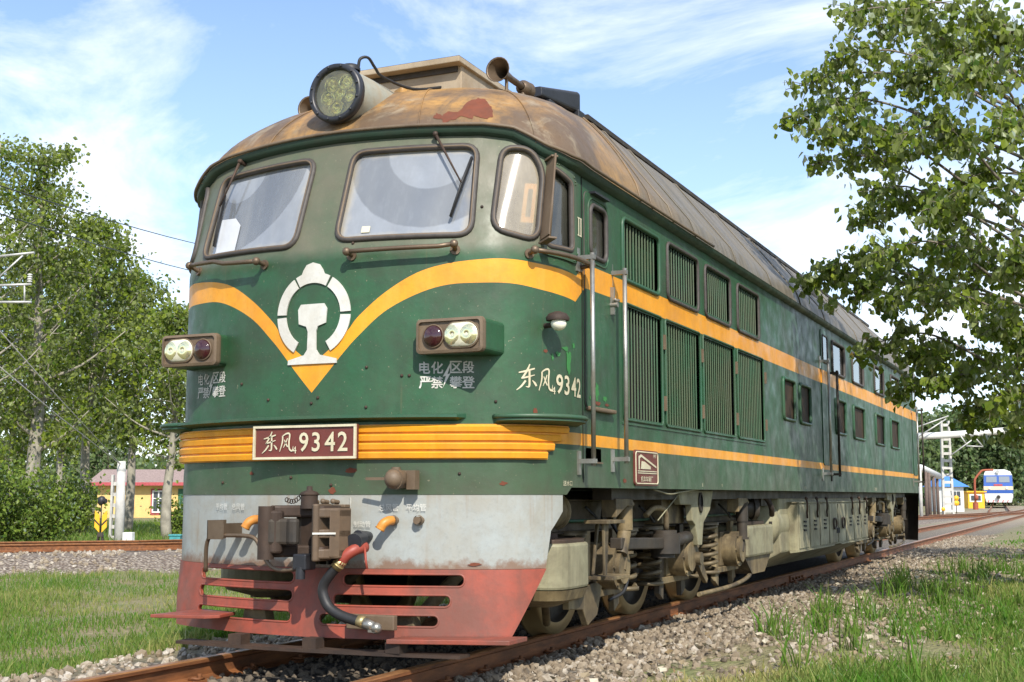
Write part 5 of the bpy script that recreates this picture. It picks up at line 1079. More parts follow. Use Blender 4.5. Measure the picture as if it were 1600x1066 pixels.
blades('lawn_grass', x, y, gz(x, y), rng.uniform(.04, .12, len(x))*(1+.45*pat)*np.where(rng.uniform(0, 1, len(x)) < .04, 2.0, 1), tint, 'short green grass between the two tracks', .0045+.0)
P_ = np.concatenate([gpix(230000, 760, 2050, 806, 1150, -.1), gpix(70000, 820, 1900, 975, 1150, -.1)]); x, y = P_[:, 0], P_[:, 1]
edge = 1.85+.45*vnoise(x, y, 1.6, 15)+.25*smooth(0, 4, y)*0
pat = vnoise(x, y, .9, 13); ed = np.clip((x-edge)/2.2, 0, 1); k = (x > edge) & (pat+1.7*ed-1.2 > rng.uniform(-.8, 1.0, len(x))) & (x < 30) & (y < 90); x, y, pat, ed = x[k], y[k], pat[k], ed[k]
near = smooth(4.5, 1.0, y); straw = np.clip(.12+.50*near*smooth(3.8, 2.4, x)+.40*vnoise(x, y, 1.0, 17)+rng.normal(0, .18, len(x)), 0, 1)
far_ = np.clip(np.hypot(x-_p[0], y-_p[1])/14, 1, 4)
blades('verge_grass', x, y, gz(x, y), rng.uniform(.03, .12, len(x))*(1+.5*pat)*(.45+.55*ed)*np.where(rng.uniform(0, 1, len(x)) < .05, 1.8, 1), straw, 'green and straw coloured grass on the verge', .005*far_)
# weeds and tall tufts at the ballast edge
tx = rng.uniform(2.1, 4.0, 60); ty = rng.uniform(.4, 14, 90)**1.0; xs_, ys_, hs_ = [], [], []
for a, b in zip(tx, ty): n_ = rng.integers(12, 34); xs_.append(a+rng.normal(0, .06, n_)); ys_.append(b+rng.normal(0, .06, n_)); hs_.append(rng.uniform(.12, .34, n_))
xs_, ys_, hs_ = map(np.concatenate, (xs_, ys_, hs_)); blades('weed_tufts', xs_, ys_, gz(xs_, ys_), hs_, np.clip(rng.normal(.12, .12, len(xs_)), 0, 1), 'tall green weed tufts at the ballast edge', .006)
# fallen leaves
n = 5200; x = rng.uniform(1.4, 9, n); y = rng.uniform(.5, 20, n); A_ = rotm(n)*.5+np.eye(3)[None]*.7; s = rng.uniform(.02, .045, n)
L = np.array([(0, -1, 0), (.7, 0, .25), (0, 1.1, 0), (-.7, 0, .25)]); v = np.einsum('nij,kj->nki', A_, L)*s[:, None, None]+np.stack([x, y, gz(x, y)+.03], 1)[:, None]
soup('fallen_leaves', v.reshape(-1, 3), np.arange(4*n).reshape(n, 4), 'dead_leaf', None, rng.uniform(0, 1, n), 'stuff', 'pale fallen leaves scattered on the verge')

# ------------------------------------------------------------------ trees
LEAF = np.array([(0, 0, 0), (.42, .45, .10), (.22, .85, .06), (0, 1.08, -.04), (-.22, .85, .06), (-.42, .45, .10)])
def leaf_soup(name, pts, size, mat, parent, lo=0, hi=1, droop=.45, wide=1.0, tn=None):
    n = len(pts); A_ = rotm(n); 
    up_ = np.stack([rng.normal(0, 1, n), rng.normal(0, 1, n), -droop*2+rng.normal(0, .5, n)], 1); up_ /= np.linalg.norm(up_, axis=1)[:, None]      # leaf tip direction
    r_ = rng.normal(size=(n, 3)); ex = np.cross(up_, r_); ex /= np.linalg.norm(ex, axis=1)[:, None]; ez = np.cross(ex, up_); fl = ez[:, 2] < 0; fl &= rng.uniform(0, 1, n) < .75; ex[fl] *= -1; ez[fl] *= -1
    s = size*rng.uniform(.5, 1.35, n); Lq = LEAF*[wide, 1, 1]
    v = (ex[:, None]*Lq[None, :, 0, None]+up_[:, None]*Lq[None, :, 1, None]+ez[:, None]*Lq[None, :, 2, None])*s[:, None, None]+pts[:, None]
    f = (np.array([[0, 1, 2, 3], [0, 3, 4, 5]])[None]+6*np.arange(n)[:, None, None]).reshape(-1, 4)
    if tn is None: tn = np.clip(rng.normal(.5*(lo+hi), .25*(hi-lo), n), 0, 1)
    return soup(name, v.reshape(-1, 3), f, mat, parent, np.repeat(tn, 2), origin=pts.mean(0))
def tree(name, label, base, H, cr, nleaf, leaf, lo=.25, group=None, bark='bark', mat='poplar_leaf', tr=.16, lean=(0, 0), limbs=34, up=1.0, clump=.30, tip=.25, sparse=.0):
    base = np.array(base, float); rt = thing(name, label, 'tree', base, group); b = MB()
    ts = np.linspace(0, 1, 9); wob = rng.normal(0, .10, (9, 2)).cumsum(0)*.6; wob -= wob[0]
    spine = np.stack([base[0]+wob[:, 0]+lean[0]*ts*H, base[1]+wob[:, 1]+lean[1]*ts*H, base[2]-.3+ts*(H*.96)], 1)
    b.tube(spine, list(tr*(1-.9*ts)+.01), 10); b.build('trunk', bark, rt); lb = MB(); tw = []
    for k in range(limbs):
        s = lo+(1-lo)*((k+rng.uniform(0, 1))/limbs)**1.05; s = min(s, .97); o = np.array([np.interp(s, ts, spine[:, i]) for i in range(3)])
        rel = (s-lo)/(1-lo); L_ = cr*(1.05-.85*rel**1.6)*rng.uniform(.6, 1.15)*(.55+.45*min(1, rel*5)); a = k*2.4+rng.uniform(-.5, .5); d = np.array((math.cos(a), math.sin(a), up*rng.uniform(.35, .95))); d /= np.linalg.norm(d)
        e = o+d*L_; mid = (o+e)/2+[0, 0, -.05*L_]; path = catmull([o, mid, e+[0, 0, .08*L_]], 5); r0 = tr*.38*(1-s*.8); lb.tube(path, [r0*(1-.85*q/10)+.004 for q in range(len(path))], 5)
        for w in range(6):
            q = path[min(len(path)-1, 3+w+rng.integers(0, 3))]; dd = rng.normal(0, 1, 3); dd[2] = dd[2]*.6+.1; dd /= np.linalg.norm(dd); l2 = L_*rng.uniform(.2, .42); tw.append((q, q+dd*l2))
            if w % 2 == 0: lb.tube([q, q+dd*l2], [r0*.3+.003, .003], 4)
        tw.append((path[-4], path[-1]+d*.3))
    lb.build('limbs', bark, rt)
    tw = np.array(tw); wt = rng.uniform(.3, 1.2, len(tw)); idx = rng.choice(len(tw), nleaf, p=wt/wt.sum()); fr_ = rng.uniform(.15, 1.1, nleaf)[:, None]
    pts = tw[idx, 0]*(1-fr_)+tw[idx, 1]*fr_+rng.normal(0, clump, (nleaf, 3))*np.array([1, 1, .8])
    tn = np.clip(.5+.28*np.sin(idx*1.7)+rng.normal(0, .2, nleaf), 0, 1)
    leaf_soup('crown', pts, leaf, mat, rt, tn=tn); return rt
GL = 'poplars behind the side track'
for i, (px, Z, H, cr, n, lab) in enumerate([(46, 38, 12.6, 3.0, 10500, 'tall leafy poplar with a thick pale trunk beside the shrubs'), (-40, 36, 12.4, 3.0, 5200, 'leafy poplar by the mast with the crossarms'), (126, 41, 11.0, 2.7, 9500, 'leafy poplar standing between the thick trunk and the yellow arrow signal'),
      (198, 44, 9.6, 2.5, 8500, 'slender poplar rising above the concrete post'), (263, 39, 7.7, 2.2, 5600, 'slim poplar with a straight trunk before the house window'), (90, 56, 12.5, 3.2, 8500, 'poplar in the second row behind the arrow signal'), (345, 48, 8.8, 2.4, 4200, 'poplar partly behind the locomotive nose'), (10, 58, 13.5, 3.4, 7500, 'tall poplar in the back row beside the mast')]):
    b0 = at(px, 838, Z); b0[2] = -.35
    tree('poplar_tree', lab, b0, H, cr, n, .125*Z/40+.010, (.24, .2, .34, .36, .34, .26, .3, .2)[i], GL, 'pale_bark', 'poplar_leaf', .17 if i else .24, (.01, .0), 34, 1.15, .24*Z/40)
for i, (px, Z, H, cr, n, lab) in enumerate([(15, 33, 2.1, 1.4, 3400, 'bushy green shrub at the foot of the thick trunk'), (68, 34, 2.0, 1.1, 2800, 'dense shrub left of the arrow signal'), (112, 40, 2.0, 1.0, 3000, 'rounded shrub behind the arrow signal'), (-45, 32, 2.4, 1.3, 3000, 'shrub below the mast with crossarms'), (290, 40, 1.2, 1.1, 2000, 'low bush beside the teal bin')]):
    b0 = at(px, 838, Z); b0[2] = -.35; cr *= .8; rt = thing('shrub', lab, 'shrub', b0, 'shrubs along the side track'); s_ = MB(); pp = []
    for k in range(16):
        a = rng.uniform(0, 6.28); d = np.array((math.cos(a)*rng.uniform(.2, 1), math.sin(a)*rng.uniform(.2, 1), rng.uniform(.6, 1.6))); e = b0+d*np.array((cr*.8, cr*.8, H*.62)); s_.tube([b0, (b0+e)/2+[0, 0, .1], e], [.02, .014, .005], 5); pp += [(b0+e)/2, e, e*.7+b0*.3]
    s_.build('stems', 'bark', rt); pp = np.array(pp); ii = rng.integers(0, len(pp), n); leaf_soup('foliage', pp[ii]+rng.normal(0, .28, (n, 3))*[1, 1, .9], .10, 'shrub_leaf', rt, tn=np.clip(.5+.3*np.sin(ii)+rng.normal(0, .2, n), 0, 1))
# rough grass bank behind the side track
P_ = np.array([at(a, 838, b) for a, b in zip(rng.uniform(-120, 420, 26000), rng.uniform(27, 60, 26000))]); k = np.min(np.hypot(P_[:, 0][:, None]-pa[None, ::3, 0], P_[:, 1][:, None]-pa[None, ::3, 1]), 1) > 3.0
blades('bank_grass', P_[k, 0], P_[k, 1], np.full(k.sum(), -.33), rng.uniform(.1, .4, k.sum()), np.clip(rng.normal(.2, .15, k.sum()), 0, 1), 'tall rough grass behind the side track', .014)
# overhanging tree at the right: branches reach towards the locomotive
tb = np.array((5.6, 9.0, -.12)); rt = thing('overhanging_tree', 'broad-leaved tree whose long branches hang beside the locomotive flank', 'tree', tb)
MB().tube(catmull([tb-[0, 0, .3], tb+[-.05, .0, 2], tb+[.1, .1, 4.5], tb+[0, .2, 7], tb+[.1, .2, 9.5]], 5), [.24-.0095*k for k in range(21)], 12).build('trunk', 'bark', rt)
lb = MB(); pts = []
tips = [(1222, 185, 14), (1228, 140, 14.5), (1255, 205, 13.5), (1265, 258, 14), (1300, 95, 14), (1330, 40, 14.5), (1310, 20, 13), (1405, 15, 13), (1340, 300, 13.5), (1285, 420, 15), (1262, 445, 15), (1330, 345, 14), (1300, 470, 14.5), (1365, 400, 13), (1345, 545, 14), (1395, 615, 14), (1430, 480, 13), (1470, 600, 13.5), (1510, 650, 14), (1545, 640, 12.5), (1590, 690, 13), (1450, 330, 12.5), (1400, 210, 13), (1480, 120, 12), (1550, 200, 11.5), (1580, 420, 12), (1540, 520, 13), (1500, 430, 14), (1500, 280, 14), (1440, 90, 15), (1560, 60, 13), (1420, 560, 15), (1620, 600, 12), (1650, 100, 12), (1650, 300, 12), (1640, 450, 12), (1380, 140, 14.5), (1460, 400, 15), (1590, 540, 14), (1510, 30, 12.5), (1350, 230, 14.5), (1375, 470, 14)]
for px, py, Z in tips:
    e = at(px, py, Z); h0 = np.clip(e[2]-.9-rng.uniform(0, 1.2), 1.6, 8.5); o = tb+[0, .1, h0+.12]; d = e-o; Ln = np.linalg.norm(d); mid = o+d*.5+[rng.normal(0, .15), rng.normal(0, .15), .18*Ln*.5+rng.normal(0, .1)]
    path = np.array(catmull([o, mid, o+d*.8+[0, 0, .10*Ln], e], 8)); lb.tube(path, list(np.linspace(.026, .004, len(path))), 5)
    for q in range(27):
        s = rng.uniform(.38, 1.0)**.8; i = int(s*(len(path)-1)); c = path[i]; dd = d/Ln*rng.uniform(.1, .9)+rng.normal(0, .55, 3); dd[2] -= .15; dd /= np.linalg.norm(dd); l2 = rng.uniform(.22, .6)*(1.25-s*.75); tp_ = c+dd*l2
        lb.tube([c, (c+tp_)/2+[0, 0, .02], tp_], [.006, .004, .002], 4)
        for w in np.linspace(.2, 1.05, 13): pts.append(c+(tp_-c)*w+rng.normal(0, .045, 3))
    for w in np.linspace(.72, 1.0, 16): pts.append(path[int(w*(len(path)-1))]+rng.normal(0, .05, 3))
lb.build('limbs', 'bark', rt); pts = np.array(pts); leaf_soup('crown', pts, .082, 'poplar_leaf', rt, .0, 1.0, droop=.8, wide=1.1)
# trees further along the same verge: they shade the flank
GV = 'trees along the verge beside the locomotive'
tree('verge_tree', 'leafy tree on the verge beside the battery box', (7.8, 14.0, -.1), 11.0, 3.0, 5000, .15, .3, None, tr=.2, limbs=30, up=.7, clump=.4)
# distant wood behind the railcar
for i, (px, Z, H, lab) in enumerate([(1445, 172, 12, 'distant poplar behind the lattice mast'), (1478, 185, 14.0, 'tall distant poplar between mast and gantry'), (1512, 180, 13, 'distant poplar above the yellow kiosk'), (1545, 190, 14.5, 'distant poplar right behind the blue train'), (1578, 178, 13, 'distant poplar beside the blue train'), (1610, 186, 12.5, 'distant poplar beyond the blue train'), (1425, 182, 13, 'distant poplar beside the locomotive end'), (1648, 180, 12.5, 'outermost distant poplar past the blue train'), (1495, 210, 15, 'distant poplar in the back row above the hut'), (1560, 215, 15.5, 'distant poplar in the back row above the train')]):
    b0 = at(px, 785, Z); b0[2] = -.3; tree('distant_tree', lab, b0, H, 4.6, 3000, .62, .06, 'distant trees behind the blue train', 'bark', 'far_leaf', .2, (.0, 0), 30, .9, .85)
for i, (px, Z, H, lab) in enumerate([(170, 105, 8.5, 'far tree behind the yellow house roof'), (30, 110, 10, 'far tree beyond the shrubs'), (300, 108, 8, 'far tree behind the house door'), (-80, 100, 10, 'far tree beyond the mast'), (100, 120, 10, 'far tree behind the poplar row')]):
    b0 = at(px, 800, Z); b0[2] = -.5; tree('distant_tree', lab, b0, H, 3.8, 2600, .38, .08, 'far trees behind the house', 'bark', 'far_leaf', .18, (0, 0), 28, .9, .6)
# far belt of woodland closing the horizon
n = 26000; ang = rng.uniform(-.62, .62, n); dd = rng.uniform(230, 300, n); hx = 8+2.5*vnoise(ang*60, ang*0, 1.0, 21)+1.5*vnoise(ang*200, ang*0, 1.0, 22)
wd = np.stack([_p[0]+_fw[0]*dd+_rt[0]*dd*np.tan(ang)*1.15, _p[1]+_fw[1]*dd+_rt[1]*dd*np.tan(ang)*1.15, -.3+np.clip(hx, 4, 14)*rng.uniform(0, 1, n)**.75], 1)
wo_ = leaf_soup('distant_wood', wd, 1.3, 'far_leaf', None, tn=np.clip(.5+.3*np.sin(ang*170)+rng.normal(0, .2, n), 0, 1), wide=1.5); wo_['kind'] = 'stuff'; wo_['label'] = 'far belt of green woodland along the horizon'

# ------------------------------------------------------------------ background: house, posts, signals, masts, huts, railcar
def frame_at(px, Z, z):                  # a spot on the ground seen at column px and depth Z, with axes across and along the view
    o = at(px, 780, Z); o[2] = z; r_ = _rt.copy(); f_ = np.array([-_rt[1], _rt[0], 0.]); return o, r_, f_
plain('house_yellow', (.66, .46, .18), .85, var=.10, scale=2); plain('roof_pink', (.27, .20, .18), .8, var=.35); plain('trim_red', (.38, .07, .08), .7); plain('door_green', (.03, .12, .06), .6)
plain('white_wall', (.66, .66, .63), .8, var=.08, scale=2); plain('roof_blue', (.06, .20, .52), .5, var=.15); plain('sign_yellow', (.80, .42, .02), .5, var=.1); plain('sign_black', (.02, .02, .022), .5); plain('teal', (.05, .26, .28), .5)
plain('galv', (.48, .48, .46), .5, metal=.4, var=.15); plain('rust_red', (.30, .075, .035), .7); plain('car_blue', (.03, .095, .36), .35, var=.1); plain('car_white', (.68, .69, .68), .4, var=.06); plain('car_cream', (.66, .56, .40), .45, var=.06)
plain('pane_dark', (.05, .06, .07), .12, var=.3); plain('brown_post', (.12, .085, .07), .8)
# yellow house
o, ex, ey = frame_at(152, 80, -.6); W_ = 11.0
def hb(mb, x0, x1, y0, y1, z0, z1, m=0):
    c = [o+ex*x+ey*y+np.array([0, 0, z]) for z in (z0, z1) for y in (y0, y1) for x in (x0, x1)]
    return mb.add(c, [(0, 2, 3, 1), (4, 5, 7, 6), (0, 1, 5, 4), (2, 6, 7, 3), (0, 4, 6, 2), (1, 3, 7, 5)], m)
hs = thing('yellow_house', 'low yellow house with a white window and pinkish red trimmed roof', 'house', o)
hb(MB(), 0, W_, 0, 5, 0, 2.45).build('wall', 'house_yellow', hs)
rf = MB(); v = [o+ex*x+ey*y+np.array([0, 0, z]) for x in (-.5, W_+.5) for y, z in ((-.6, 2.38), (2.5, 3.25), (5.6, 2.38), (-.6, 2.48), (2.5, 3.36), (5.6, 2.48))]
rf.add(v, [(3, 4, 10, 9)[::-1], (4, 5, 11, 10)[::-1], (0, 1, 7, 6), (1, 2, 8, 7), (0, 3, 9, 6), (2, 5, 11, 8), (0, 1, 4, 3), (1, 2, 5, 4), (6, 7, 10, 9), (7, 8, 11, 10)]); rfo = rf.build('roof', 'roof_pink', hs)
fb = MB(); hb(fb, -.52, W_+.52, -.66, -.6, 2.30, 2.50); fb.build('fascia', 'trim_red', rfo)
def hwin(x0, x1, z0, z1):
    w = MB(); hb(w, x0-.1, x1+.1, -.05, .03, z0-.12, z1+.1); wo = w.build('window', 'trim_red', hs)
    w = MB(); hb(w, x0, x1, -.07, -.05, z0, z1); w.build('pane', 'pane_dark', wo)
    w = MB(); [hb(w, a, b, -.10, -.07, c, d) for a, b, c, d in ((x0, x1, z0, z0+.08), (x0, x1, z1-.08, z1), (x0, x0+.08, z0+.08, z1-.08), (x1-.08, x1, z0+.08, z1-.08), ((x0+x1)/2-.04, (x0+x1)/2+.04, z0+.08, z1-.08), (x0+.08, (x0+x1)/2-.04, z0+(z1-z0)*.62, z0+(z1-z0)*.62+.06), ((x0+x1)/2+.04, x1-.08, z0+(z1-z0)*.62, z0+(z1-z0)*.62+.06))]; w.build('window_bars', 'white_wall', wo)
hwin(3.45, 4.25, .62, 2.0); hwin(7.4, 8.2, .62, 2.0)
d_ = MB(); hb(d_, 5.05, 5.75, -.06, .02, 0.05, 2.1); do = d_.build('door', 'door_green', hs); d_ = MB(); hb(d_, 5.35, 5.68, -.08, -.06, .5, 1.9); d_.build('pane', 'pane_dark', do)
d_ = MB(); hb(d_, -.06, W_+.06, -.08, -.0, 0, .25); d_.build('plinth', 'trim_red', hs)
a_ = MB(); hb(a_, 1.75, 2.35, -.40, -.08, .62, 1.08); a_o = tag(a_.build('air_conditioner', 'white_wall', None, .02), 'white air conditioner unit on the yellow house wall', 'air conditioner'); c_ = o+ex*1.95+ey*-.41+np.array([0, 0, .85])
MB().lathe([(.17, 0), (.15, -.02), (.03, -.01)], c_, -ey, 20).build('fan_grille', 'pane_dark', a_o)
# switch stand with arrow plates
o, ex, ey = frame_at(159, 30.5, -.3); X3 = lambda x, y, z: o+ex*x+ey*y+np.array([0, 0, z])
ss = thing('switch_stand', 'switch stand with yellow arrow plates and a black lamp on top', 'switch stand', o)
b = MB(); [b.bar(X3(sx*.13, sy*.12, 0), X3(sx*.035, sy*.03, .42), .03, .03) for sx in (-1, 1) for sy in (-1, 1)]; b.add([X3(*q) for q in ((-.07, -.06, .40), (.07, -.06, .40), (.07, .06, .40), (-.07, .06, .40), (-.05, -.05, .50), (.05, -.05, .50), (.05, .05, .50), (-.05, .05, .50))], [(0, 1, 5, 4), (1, 2, 6, 5), (2, 3, 7, 6), (3, 0, 4, 7), (4, 5, 6, 7), (3, 2, 1, 0)]); b.build('stand_base', 'dark_iron', ss)
MB().tube([X3(0, 0, .45), X3(0, 0, 1.18)], .014, 8).build('pole', 'dark_iron', ss)
for sx in (-1, 1):
    q = MB().add([X3(sx*a, -.02, z) for a, z in ((.03, .50), (.145, .62), (.145, 1.02), (.03, .90))]+[X3(sx*a, .0, z) for a, z in ((.03, .50), (.145, .62), (.145, 1.02), (.03, .90))], [(0, 1, 2, 3)[::sx], (4, 5, 6, 7)[::-sx], (0, 1, 5, 4), (1, 2, 6, 5), (2, 3, 7, 6), (3, 0, 4, 7)]).build('arrow_plate', 'sign_yellow', ss)
    MB().add([X3(sx*a, -.028, z) for a, z in ((.03, .655), (.145, .775), (.145, .82), (.03, .70))], [(0, 1, 2, 3)[::sx]]).build('chevron', 'sign_black', q)
MB().lathe([(.07, 0), (.09, .03), (.09, .14), (.05, .19), (0, .2)], X3(0, 0, 1.16), (0, 0, 1), 14).cyl(X3(0, 0, 1.24), X3(.12, -.05, 1.24), .055, 14).build('lamp', 'sign_black', ss)
# concrete post with guy cables, lattice post, box and bin
o, ex, ey = frame_at(188, 33, -.3)
cp = thing('concrete_post', 'round concrete post where two guy cables meet', 'post', o); MB().tube([X3(0, 0, -.2), X3(0, 0, 2.25)], [.13, .105], 16).build('shaft', 'concrete', cp); MB().lathe([(.115, 0), (.115, .06)], X3(0, 0, 2.0), (0, 0, 1), 16).build('clamp_band', 'galv', cp)
pt = X3(0, 0, 2.15)
for a, b_ in (((-40, 472, 25), 'upper'), ((-40, 540, 25), 'lower')):
    e = at(*a); tag(MB().tube([pt, (pt+e)/2-[0, 0, .05], e], .012, 5).build('guy_cable', 'galv'), '%s pale guy cable running up from the concrete post' % b_, 'cable', 'guy cables of the concrete post')
o, ex, ey = frame_at(180, 36, -.3)
lp = thing('lattice_post', 'short pale concrete ladder post beside the round post', 'post', o)
for sx in (-1, 1): MB().bar(X3(sx*.10, 0, 0), X3(sx*.08, 0, 1.95), .06, .14, 0, ey).build('leg', 'concrete', lp)
for k in range(6): MB().bar(X3(-.08, 0, .2+.3*k), X3(.08, 0, .2+.3*k), .10, .06, 0, ey).build('rung', 'concrete', lp)
o, ex, ey = frame_at(203, 32, -.3); gb_ = thing('control_box', 'small pale grey control box at the foot of the concrete post', 'box', o)
c = MB(); [c.add([X3(x, y, z) for z in (z0, z1) for y in (-.12, .12) for x in (x0, x1)], [(0, 2, 3, 1), (4, 5, 7, 6), (0, 1, 5, 4), (2, 6, 7, 3), (0, 4, 6, 2), (1, 3, 7, 5)]) for x0, x1, z0, z1 in ((-.12, .12, 0, .46),)]; c.build('cabinet', 'white_wall', gb_, .01)
c = MB(); c.add([X3(x, y, z) for z in (0, .26) for y in (-.14, .1) for x in (.13, .30)], [(0, 2, 3, 1), (4, 5, 7, 6), (0, 1, 5, 4), (2, 6, 7, 3), (0, 4, 6, 2), (1, 3, 7, 5)]); c.build('side_cabinet', 'white_wall', gb_, .01)
o, ex, ey = frame_at(277, 31, -.3); tbn = thing('teal_bin', 'teal metal bin standing beside the slim poplar', 'bin', o)
c = MB(); c.add([X3(x, y, z) for z in (.05, .40) for y in (-.13, .13) for x in (-.13, .13)], [(0, 2, 3, 1), (4, 5, 7, 6), (0, 1, 5, 4), (2, 6, 7, 3), (0, 4, 6, 2), (1, 3, 7, 5)]); c.build('body', 'teal', tbn, .01)
c = MB(); c.add([X3(x, y, z) for z in (.40, .44) for y in (-.15, .15) for x in (-.15, .15)], [(0, 2, 3, 1), (4, 5, 7, 6), (0, 1, 5, 4), (2, 6, 7, 3), (0, 4, 6, 2), (1, 3, 7, 5)]); c.build('lid', 'teal', tbn, .01)
for dx in (-.1, .1): MB().cyl(X3(dx, 0, -.15), X3(dx, 0, .06), .02, 8).build('leg', 'dark_iron', tbn)
# mast with cross arms at the left
o, ex, ey = frame_at(-32, 30, -.3); ms = thing('overhead_line_mast', 'overhead line mast with three pale crossarms above the shrubs', 'mast', o)
MB().tube([X3(0, 0, -.3), X3(0, 0, 8.8)], [.16, .11], 14).build('pole', 'concrete', ms)
for z, L_, dz in ((7.05, 1.02, .10), (6.35, .98, .03), (5.95, 1.0, .0)):
    MB().tube([X3(.1, 0, z), X3(L_, 0, z+dz)], .03, 8).build('crossarm', 'galv', ms)
MB().tube([X3(.1, 0, 6.45), X3(.75, 0, 7.08)], .022, 6).build('brace', 'galv', ms); MB().tube([X3(.82, 0, 6.37), X3(.84, 0, 5.97)], .02, 6).build('tie', 'galv', ms)
for k in range(4): MB().lathe([(.02, 0), (.06, .02), (.06, .035), (.02, .05)], X3(.94, 0, 6.42+.055*k), (0, 0, 1), 10).build('insulator', 'white_wall', ms)
for (a, b_, w) in (((-32, 280, 30), (430, 404, 62), 'upper'), ((-32, 324, 30), (430, 448, 62), 'lower')):
    p0, p1 = at(*a), at(*b_); q = [p0+(p1-p0)*s-[0, 0, .25*math.sin(math.pi*s)] for s in np.linspace(0, 1, 12)]; tag(MB().tube(q, .016, 5).build('overhead_wire', 'black_metal'), '%s dark overhead wire crossing the sky behind the poplars' % w, 'wire', 'overhead wires')
# --- right background
o, ex, ey = frame_at(1481, 86, -.2); lm = thing('lattice_mast', 'tall pale concrete mast with a row of round holes', 'mast', o)
for sx in (-1, 1): MB().add([X3(sx*x, y, z) for x, z in ((.40, 0), (.25, 0), (.18, 6.3), (.30, 6.3)) for y in (-.12, .12)], [(0, 2, 3, 1), (2, 4, 5, 3), (4, 6, 7, 5), (6, 0, 1, 7), (0, 6, 4, 2), (1, 3, 5, 7)]).build('leg', 'concrete', lm)
for k in range(13):
    z = .25+.48*k; w_ = .36-.12*z/6.3; MB().add([X3(x, y, zz_) for zz_ in (z-.09, z+.09) for y in (-.115, .115) for x in (-w_+.08, w_-.08)], [(0, 2, 3, 1), (4, 5, 7, 6), (0, 1, 5, 4), (2, 6, 7, 3), (0, 4, 6, 2), (1, 3, 7, 5)]).build('rung', 'concrete', lm)
pb = thing('pipe_bridge', 'long pale overhead pipe carried past the concrete mast', 'pipe', at(1520, 675, 85))
MB().tube([at(1380, 684, 85), at(1480, 680, 84.5), at(1560, 674, 84), at(1700, 664, 83)], .22, 16).build('pipe', 'white_wall', pb)
for a, b_ in (((1432, 668), (1482, 650)), ((1436, 682), (1478, 655)), ((1485, 712), (1532, 678)), ((1500, 680), (1512, 697)), ((1510, 697), (1536, 698)), ((1522, 682), (1536, 698))):
    MB().tube([at(*a, 84), at(*b_, 84)], .045, 6).build('strut', 'galv', pb)
o, ex, ey = frame_at(1446, 68, -.2); rk = thing('pipe_rack', 'row of brown posts carrying a pale pipe beside the locomotive end', 'pipe rack', o)
MB().tube([at(1415, 728, 66), at(1440, 732, 70), at(1466, 744, 84)], [.20, .20, .22], 12).build('pipe', 'white_wall', rk)
for px, Z, y0 in ((1437, 66, 733), (1446, 69, 737), (1451, 72, 739), (1458, 78, 743), (1464, 83, 745)):
    a = at(px, y0, Z); MB().tube([(a[0], a[1], -.3), a], .09, 10).build('post', 'brown_post' if px > 1438 else 'concrete', rk)
o, ex, ey = frame_at(1478, 112, -.3); ht = thing('blue_roofed_hut', 'small white hut with a bright blue pitched roof', 'hut', o)
q = MB(); q.add([X3(x, y, z) for z in (0, 2.2) for y in (-1.5, 1.5) for x in (-1.05, 1.05)], [(0, 2, 3, 1), (4, 5, 7, 6), (0, 1, 5, 4), (2, 6, 7, 3), (0, 4, 6, 2), (1, 3, 7, 5)]); q.build('wall', 'white_wall', ht)
q = MB(); q.add([X3(x, y, z) for x, y, z in ((-1.45, -1.9, 2.15), (1.45, -1.9, 2.15), (1.45, 1.9, 2.15), (-1.45, 1.9, 2.15), (-.35, -.6, 3.15), (-.35, .6, 3.15), (.0, -.6, 3.15), (.0, .6, 3.15))], [(0, 1, 6, 4), (1, 2, 7, 6), (2, 3, 5, 7), (3, 0, 4, 5), (4, 6, 7, 5), (3, 2, 1, 0)]); q.build('roof', 'roof_blue', ht)
q = MB(); q.add([X3(x, -1.53, z) for x, z in ((.05, .55), (.75, .55), (.75, 1.75), (.05, 1.75))]+[X3(x, -1.49, z) for x, z in ((.05, .55), (.75, .55), (.75, 1.75), (.05, 1.75))], [(0, 1, 2, 3), (0, 4, 5, 1), (1, 5, 6, 2), (2, 6, 7, 3), (3, 7, 4, 0)]); wo = q.build('window', 'pane_dark', ht); MB().bar(X3(.40, -1.55, .55), X3(.40, -1.55, 1.75), .06, .04).bar(X3(.05, -1.55, 1.2), X3(.75, -1.55, 1.2), .05, .04).build('glazing_bar', 'white_wall', wo)
o, ex, ey = frame_at(1521, 142, -.3); ko = thing('yellow_kiosk', 'small yellow kiosk with a white framed window', 'kiosk', o)
q = MB(); q.add([X3(x, y, z) for z in (0, 1.75) for y in (-.9, .9) for x in (-.9, .9)], [(0, 2, 3, 1), (4, 5, 7, 6), (0, 1, 5, 4), (2, 6, 7, 3), (0, 4, 6, 2), (1, 3, 7, 5)]); q.build('wall', 'sign_yellow', ko)
q = MB(); q.add([X3(x, y, z) for z in (1.75, 1.9) for y in (-1.1, 1.1) for x in (-1.1, 1.1)], [(0, 2, 3, 1), (4, 5, 7, 6), (0, 1, 5, 4), (2, 6, 7, 3), (0, 4, 6, 2), (1, 3, 7, 5)]); q.build('roof', 'sign_yellow', ko)
q = MB(); q.add([X3(x, -.94, z) for x, z in ((-.75, .7), (.6, .7), (.6, 1.55), (-.75, 1.55))], [(0, 1, 2, 3)]); wo = q.build('window', 'white_wall', ko)
for x0 in (-.6, .02): MB().add([X3(x, -.96, z) for x, z in ((x0, .85), (x0+.45, .85), (x0+.45, 1.4), (x0, 1.4))], [(0, 1, 2, 3)]).build('pane', 'pane_dark', wo)
o, ex, ey = frame_at(1524, 128, -.3); rgn = thing('red_standpipe', 'rusty red standpipe with a bent arm beside the kiosk', 'standpipe', o)
